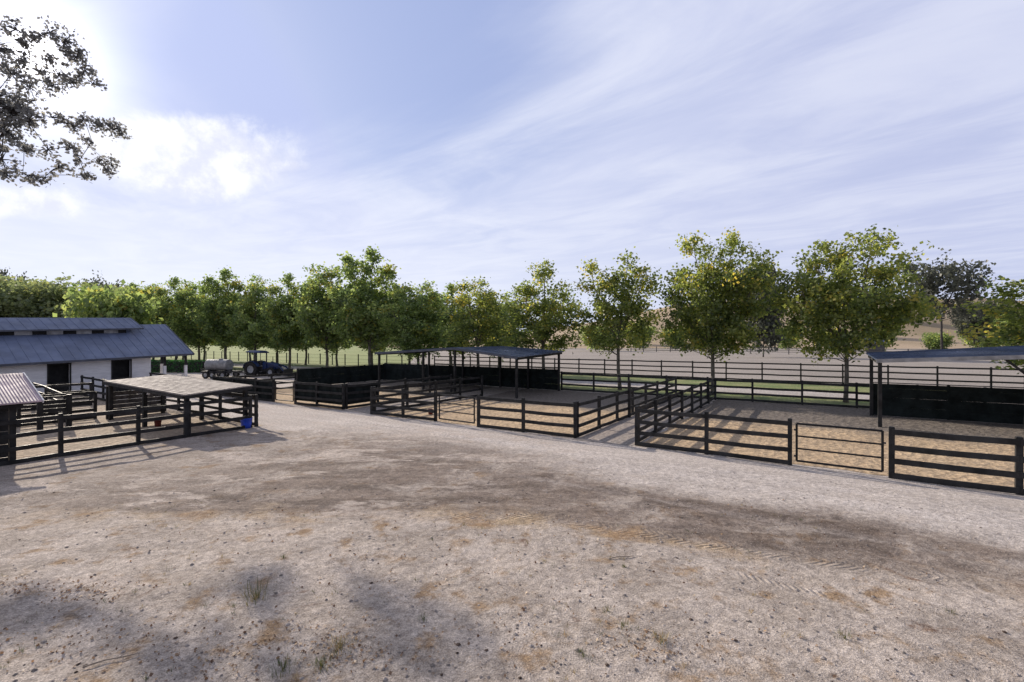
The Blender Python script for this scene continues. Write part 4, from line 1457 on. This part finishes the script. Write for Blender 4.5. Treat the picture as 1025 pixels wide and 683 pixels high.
# ------------------------------------------------------------------ loose things on the dirt
def scatter_stones(name, label, n, s0, s1, mat, seed, ymax=15):
    rg = random.Random(seed)
    mb = MB()
    for _ in range(n):
        y = 5.0 + (ymax - 5) * rg.random() ** 1.8
        x = rg.uniform(-1.12, 1.12) * y
        if x * RX + y * RY < -20 or x * BX + y * BY > 16.3:
            continue
        s = s0 + (s1 - s0) * rg.random() ** 4
        z = relief(x, y)
        k = len(mb.v)
        a = rg.uniform(0, 6)
        pr = [(0, 0, s * rg.uniform(.45, .8))]
        for j in range(5):
            t_ = a + j * 1.2566
            pr.append((math.cos(t_) * s * rg.uniform(.7, 1.2), math.sin(t_) * s * rg.uniform(.7, 1.2), s * rg.uniform(.1, .3)))
        for j in range(5):
            t_ = a + j * 1.2566
            pr.append((math.cos(t_) * s * .8, math.sin(t_) * s * .8, -s * .4))
        mb.v += [(x + p_[0], y + p_[1], z + p_[2]) for p_ in pr]
        for j in range(5):
            j2 = (j + 1) % 5
            mb.f.append((k, k + 1 + j, k + 1 + j2))
            mb.f.append((k + 1 + j, k + 6 + j, k + 6 + j2, k + 1 + j2))
    o = mb.build(name, mat)
    return tag(o, label, name, kind='stuff')


scatter_stones('gravel', 'grey and tan pebbles strewn over the open dirt', 3000, .006, .036, M['stone'], 3)
scatter_stones('dirt_clods', 'small dark clods and dung bits strewn over the open dirt', 330, .006, .034, M['clod'], 4, 13)


def blades(rg, p, n, hgt, spread, tint0, tints):
    """n grass blades at p -> arrays of verts (3 per blade triangle pair)"""
    V, Fc, T = [], [], []
    for _ in range(n):
        a = rg.uniform(0, 6.28)
        q = p + Vector((math.cos(a), math.sin(a), 0)) * spread * rg.random()
        h = hgt * rg.uniform(.4, 1.1)
        lean = Vector((math.cos(a), math.sin(a), 0)) * h * rg.uniform(.1, .9)
        w = .002 + h * .014
        s = Vector((-math.sin(a), math.cos(a), 0)) * w
        k = len(V)
        V += [q - s, q + s, q + lean * .45 + Vector((0, 0, h * .6)) + s * .7, q + lean * .45 + Vector((0, 0, h * .6)) - s * .7, q + lean + Vector((0, 0, h))]
        Fc += [(k, k + 1, k + 2, k + 3), (k + 3, k + 2, k + 4)]
        t_ = min(1, max(0, rg.gauss(tint0, tints)))
        T += [t_] * 5
    return V, Fc, T


def blade_obj(name, V, Fc, T, parent=None):
    off = parent_world(parent) if parent is not None else Vector((0, 0, 0))
    me = bpy.data.meshes.new(name)
    me.from_pydata([tuple(v - off) for v in V], [], Fc)
    a = me.attributes.new('tint', 'FLOAT', 'POINT')
    a.data.foreach_set('value', np.array(T, dtype=np.float32))
    me.materials.append(M['weed'])
    o = bpy.data.objects.new(name, me)
    return link(o, parent)


def gp(px, py):
    p = on_ground(px, py)
    p.z = relief(p.x, p.y)
    return p


WG = 'weeds growing in the open dirt'
wl = [(257, 603, 46, .34, .26, .42, 'wispy grey-green weed clump alone left of the branch shadows', .12),
      (284, 675, 60, .16, .18, .2, 'low dark green weed at the bottom edge, left of a second green weed', .05),
      (322, 672, 50, .15, .14, .2, 'low green weed at the bottom edge, between a dark green weed and a dry clump', .05),
      (340, 655, 70, .16, .22, .62, 'dry straw clump with green tips just above the bottom edge weeds', .2),
      (424, 625, 26, .10, .08, .1, 'small dark green weed inside the right-hand branch shadow', .05),
      (284, 564, 22, .09, .08, .1, 'small dark sprig above the wispy weed clump', .05),
      (662, 647, 60, .13, .14, .55, 'withered brown and green tuft right of the bottom centre', .25),
      (624, 632, 36, .11, .10, .3, 'small green weed left of the withered tuft', .12),
      (608, 616, 34, .10, .10, .35, 'small pale green weed above the withered tuft', .12),
      (583, 660, 30, .10, .08, .15, 'small dark weed below and left of the withered tuft', .08),
      (846, 645, 40, .11, .13, .3, 'flat green weed alone in the lower right dirt', .15),
      (625, 572, 22, .12, .05, .2, 'thin upright green sprig below the tyre tracks', .08),
      (545, 566, 30, .07, .10, .6, 'tiny dry tuft left of the upright green sprig', .2),
      (952, 618, 26, .09, .10, .3, 'faint green weed nearest the right edge of the dirt', .12)]
rgw = random.Random(77)
for (px, py, n, h, sp, t0, lab, ts) in wl:
    p = gp(px, py)
    root = empty('weed', p, lab, 'weed', WG)
    V, Fc, T = blades(rgw, p, int(n * 1.6), h * .62, sp, t0 + .12, ts + .1)
    blade_obj('blades', V, Fc, T, root)
V, Fc, T = [], [], []
for _ in range(420):
    y = 5.2 + 7 * rgw.random() ** 1.4
    x = rgw.uniform(-1.1, .75) * y
    if x * RX + y * RY < -19:
        continue
    if mnoise.noise(Vector((x * .5, y * .5, 9))) < -.05:
        continue
    p = Vector((x, y, relief(x, y)))
    a, f_, t_ = blades(rgw, p, rgw.randint(5, 16), rgw.uniform(.02, .065), rgw.uniform(.03, .10), rgw.choice([.15, .3, .6, .75, .85]), .12)
    k = len(V)
    V += a
    Fc += [tuple(i + k for i in q) for q in f_]
    T += t_
tag(blade_obj('ground_cover', V, Fc, T), 'sparse tiny grass shoots and dry stalks over the dirt', 'ground cover', kind='stuff')
ctr = []
for (px, py, n, sp) in [(85, 595, 150, .38), (18, 592, 110, .3), (205, 668, 160, .5), (300, 640, 120, .5), (345, 660, 130, .35), (640, 650, 90, .3), (470, 650, 60, .6), (150, 640, 80, .6), (720, 655, 40, .5), (30, 650, 90, .6), (560, 600, 40, .8), (430, 575, 50, .8)]:
    p = on_ground(px, py)
    a = rng.normal(size=(n, 2)) * sp * np.array([1.3, .55]) + np.array([p.x, p.y])
    ctr.append(a)
ctr.append(np.stack([rng.uniform(-7, 7, 500), rng.uniform(5.3, 12, 500)], 1))
ctr = np.concatenate(ctr)
ctr = np.array([(a, b, relief(a, b) + .012) for a, b in ctr if b > 4.8])
M['litter'] = leaf_mat('dry_leaf_litter', [(0.0, (0.14, 0.085, 0.055)), (0.4, (0.27, 0.18, 0.11)), (0.8, (0.40, 0.27, 0.16)), (1.0, (0.52, 0.42, 0.30))], .15)
lt = np_leaves('leaf_litter', ctr, .036, rng.uniform(0, 1, len(ctr)), M['litter'], None, up=1.2, seed=21, jitter=.55)
tag(lt, 'small dry brown fallen leaves in loose patches over the dirt', 'leaf litter', kind='stuff')
# fallen twigs
for i, (px, py, L_, a, lab) in enumerate([(112, 668, .55, .5, 'pale dry twig lying in the shadow at the bottom left'), (622, 562, .5, .25, 'dark dry twig lying beside the tyre tracks'), (75, 620, .4, -.2, 'reddish dry twig among dead leaves at the left')]):
    p = gp(px, py) + Vector((0, 0, .015))
    root = empty('twig', p, lab, 'twig')
    d = Vector((math.cos(a), math.sin(a), 0))
    mb = MB()
    mb.tube([p - d * L_ / 2, p - d * .1 + Vector((.02, .03, .01)), p + d * .12 + Vector((0, -.02, .012)), p + d * L_ / 2], [.009, .008, .007, .004], 6)
    mb.tube([p + d * .05, p + d * .16 + Vector((-.03, .09, .02))], [.006, .003], 5)
    mb.build('stem', M['twig'], root)

# ------------------------------------------------------------------ sky, sun, camera
SUN = Vector(((35 - 512.5) / F, 1.0, (341.5 - 55) / F)).normalized()
elev = math.asin(SUN.z)
azim = math.atan2(SUN.x, SUN.y)          # from +Y towards +X

wd = bpy.data.worlds.new('World')
scn.world = wd
wd.use_nodes = True
nt = wd.node_tree
nt.nodes.clear()
g = NG(nt)
tc = g.n('ShaderNodeTexCoord')
Dv = tc.outputs['Generated']
sky = g.n('ShaderNodeTexSky', sky_type='NISHITA')
sky.sun_disc = False
sky.sun_elevation = elev
sky.sun_rotation = azim
sky.altitude = 100
sky.air_density = 1.0
sky.dust_density = 1.2
sky.ozone_density = 2.0
sep = g.n('ShaderNodeSeparateXYZ')
g.link(Dv, sep.inputs[0])
z = g.math('MAXIMUM', sep.outputs[2], 0.025)
pu = g.math('DIVIDE', g.dot(Dv, (-.74, .67, 0)), z)       # along the cirrus streaks
pv = g.math('DIVIDE', g.dot(Dv, (.67, .74, 0)), z)
yy = g.math('MAXIMUM', sep.outputs[1], 0.05)
tu = g.math('DIVIDE', sep.outputs[0], yy)                  # bearing and rise as seen facing the paddocks
tv = g.math('DIVIDE', sep.outputs[2], yy)


def ellipse(cu, cv, ru, rv):
    a = g.math('DIVIDE', g.math('SUBTRACT', tu, cu), ru)
    b_ = g.math('DIVIDE', g.math('SUBTRACT', tv, cv), rv)
    return g.math('SQRT', g.math('ADD', g.math('MULTIPLY', a, a), g.math('MULTIPLY', b_, b_)))


sv = g.comb(g.math('MULTIPLY', pu, .22), g.math('MULTIPLY', pv, .55), 0.0)
c1 = g.noise(sv, 1.0, 6, 0.55, 0.9)
sv2 = g.comb(g.math('MULTIPLY', pu, .55), g.math('MULTIPLY', pv, 1.0), 4.0)
c2 = g.noise(sv2, 1.5, 8, 0.6, 0.6)
cov = g.math('ADD', g.math('MULTIPLY', c1, .78), g.math('MULTIPLY', c2, .30))
clear = g.smooth(ellipse(-.30, .62, .50, .34), .35, 1.25, .30, 0.0)
cov = g.math('SUBTRACT', cov, clear)
low = g.smooth(sep.outputs[2], .02, .40, .16, .02)
cov = g.math('ADD', cov, low)
cirrus = g.smooth(cov, .24, .62)
# puffy cumulus left of centre, below the sun
puff = g.noise(Dv, 8.5, 8, 0.64, 0.3)
e1_ = ellipse(-.70, .385, .30, .11)
e2_ = ellipse(-1.02, .29, .25, .06)
e3_ = ellipse(-.50, .365, .13, .03)
near = g.math('MAXIMUM', g.math('MAXIMUM', g.smooth(e1_, .2, 1.25, 1.0, 0.0), g.smooth(e2_, .2, 1.2, .8, 0.0)), g.smooth(e3_, .1, 1.1, .6, 0.0))
cum = g.smooth(g.math('ADD', g.math('MULTIPLY', near, .46), g.math('MULTIPLY', puff, .95)), .58, .86)
cum = g.math('MULTIPLY', cum, g.smooth(near, 0.02, .30))
ds = g.dot(Dv, tuple(SUN))
ang = g.math('ARCCOSINE', g.math('MINIMUM', ds, 1.0))
aur = g.math('POWER', 2.718, g.math('MULTIPLY', g.math('MULTIPLY', ang, ang), -1 / (2 * .055 ** 2)))
aur2 = g.math('POWER', 2.718, g.math('MULTIPLY', ang, -1 / .24))
disc = g.smooth(ang, .020, .034, 1.0, 0.0)
SKY_K = 0.112
clampd = g.n('ShaderNodeVectorMath', operation='MINIMUM')
g.link(sky.outputs[0], clampd.inputs[0])
clampd.inputs[1].default_value = (6.5, 6.8, 9)
base = g.mix(g.smooth(tu, -.5, 1.0), (3.9, 4.7, 7.6), (3.6, 4.2, 7.0))
desat = g.mix(.22, base, clampd.outputs[0])
cloudc = g.mix(g.smooth(c2, .35, .7), g.mix(g.smooth(tu, -.3, .9), (6.6, 7.0, 8.7), (5.3, 5.7, 7.7)), g.mix(g.smooth(tu, -.3, .9), (7.6, 7.9, 9.1), (6.6, 6.9, 8.4)))
col = g.mix(g.math('MULTIPLY', cirrus, .88), desat, cloudc)
haze = g.math('MULTIPLY', g.smooth(sep.outputs[2], 0.0, .27, .85, 0.0), g.smooth(tu, -.4, .7, 1.0, .55))
col = g.mix(haze, col, g.mix(g.smooth(tu, -.6, .9), (8.0, 8.4, 9.4), (5.4, 5.9, 7.7)))
cumc = g.mix(g.smooth(g.noise(Dv, 13.0, 7, .64), .38, .62), (6.9, 7.15, 8.5), (9.4, 9.5, 9.8))
col = g.mix(g.math('MULTIPLY', cum, .92), col, cumc)
glow = g.math('ADD', g.math('MULTIPLY', aur, 7.0), g.math('MULTIPLY', aur2, 1.25))
glow = g.math('ADD', glow, g.math('MULTIPLY', disc, 14.0))
deep = g.math('MULTIPLY', g.smooth(sep.outputs[2], .60, .86, 1.0, .52), g.smooth(g.dot(Dv, (-.35, .937, 0)), -.35, .25, .62, 1.0))
dcol = g.n('ShaderNodeVectorMath', operation='SCALE')
g.link(col, dcol.inputs[0])
g.link(deep, dcol.inputs['Scale'])
col = dcol.outputs[0]
gcol = g.n('ShaderNodeVectorMath', operation='SCALE')
gcol.inputs[0].default_value = (1.0, .98, 1.0)
g.link(glow, gcol.inputs['Scale'])
col = g.mix(1.0, col, gcol.outputs[0], 'ADD')
bgn = g.n('ShaderNodeBackground')
g.link(col, bgn.inputs['Color'])
bgn.inputs['Strength'].default_value = SKY_K
wo = g.n('ShaderNodeOutputWorld')
g.link(bgn.outputs[0], wo.inputs['Surface'])

sl_ = bpy.data.lights.new('sun', 'SUN')
sl_.energy = 5.0
sl_.angle = math.radians(0.55)
sl_.color = (1.0, .89, .75)
so = bpy.data.objects.new('sun', sl_)
so.rotation_euler = SUN.to_track_quat('Z', 'Y').to_euler()
so.location = SUN * 60
link(so)

cam = bpy.data.cameras.new('camera')
cam.sensor_width = 36.0
cam.lens = F / 1025 * 36.0
cam.clip_start = .1
cam.clip_end = 6000
co = bpy.data.objects.new('camera', cam)
co.location = (0, 0, H)
co.rotation_euler = (math.radians(90), 0, 0)
link(co)
scn.camera = co

scn.view_settings.view_transform = 'Standard'
scn.view_settings.look = 'None'
scn.view_settings.exposure = 0
scn.view_settings.gamma = 1
scn.render.engine = 'CYCLES'
scn.cycles.use_denoising = True
scn.cycles.max_bounces = 6
scn.cycles.transparent_max_bounces = 4
scn.cycles.sample_clamp_indirect = 6
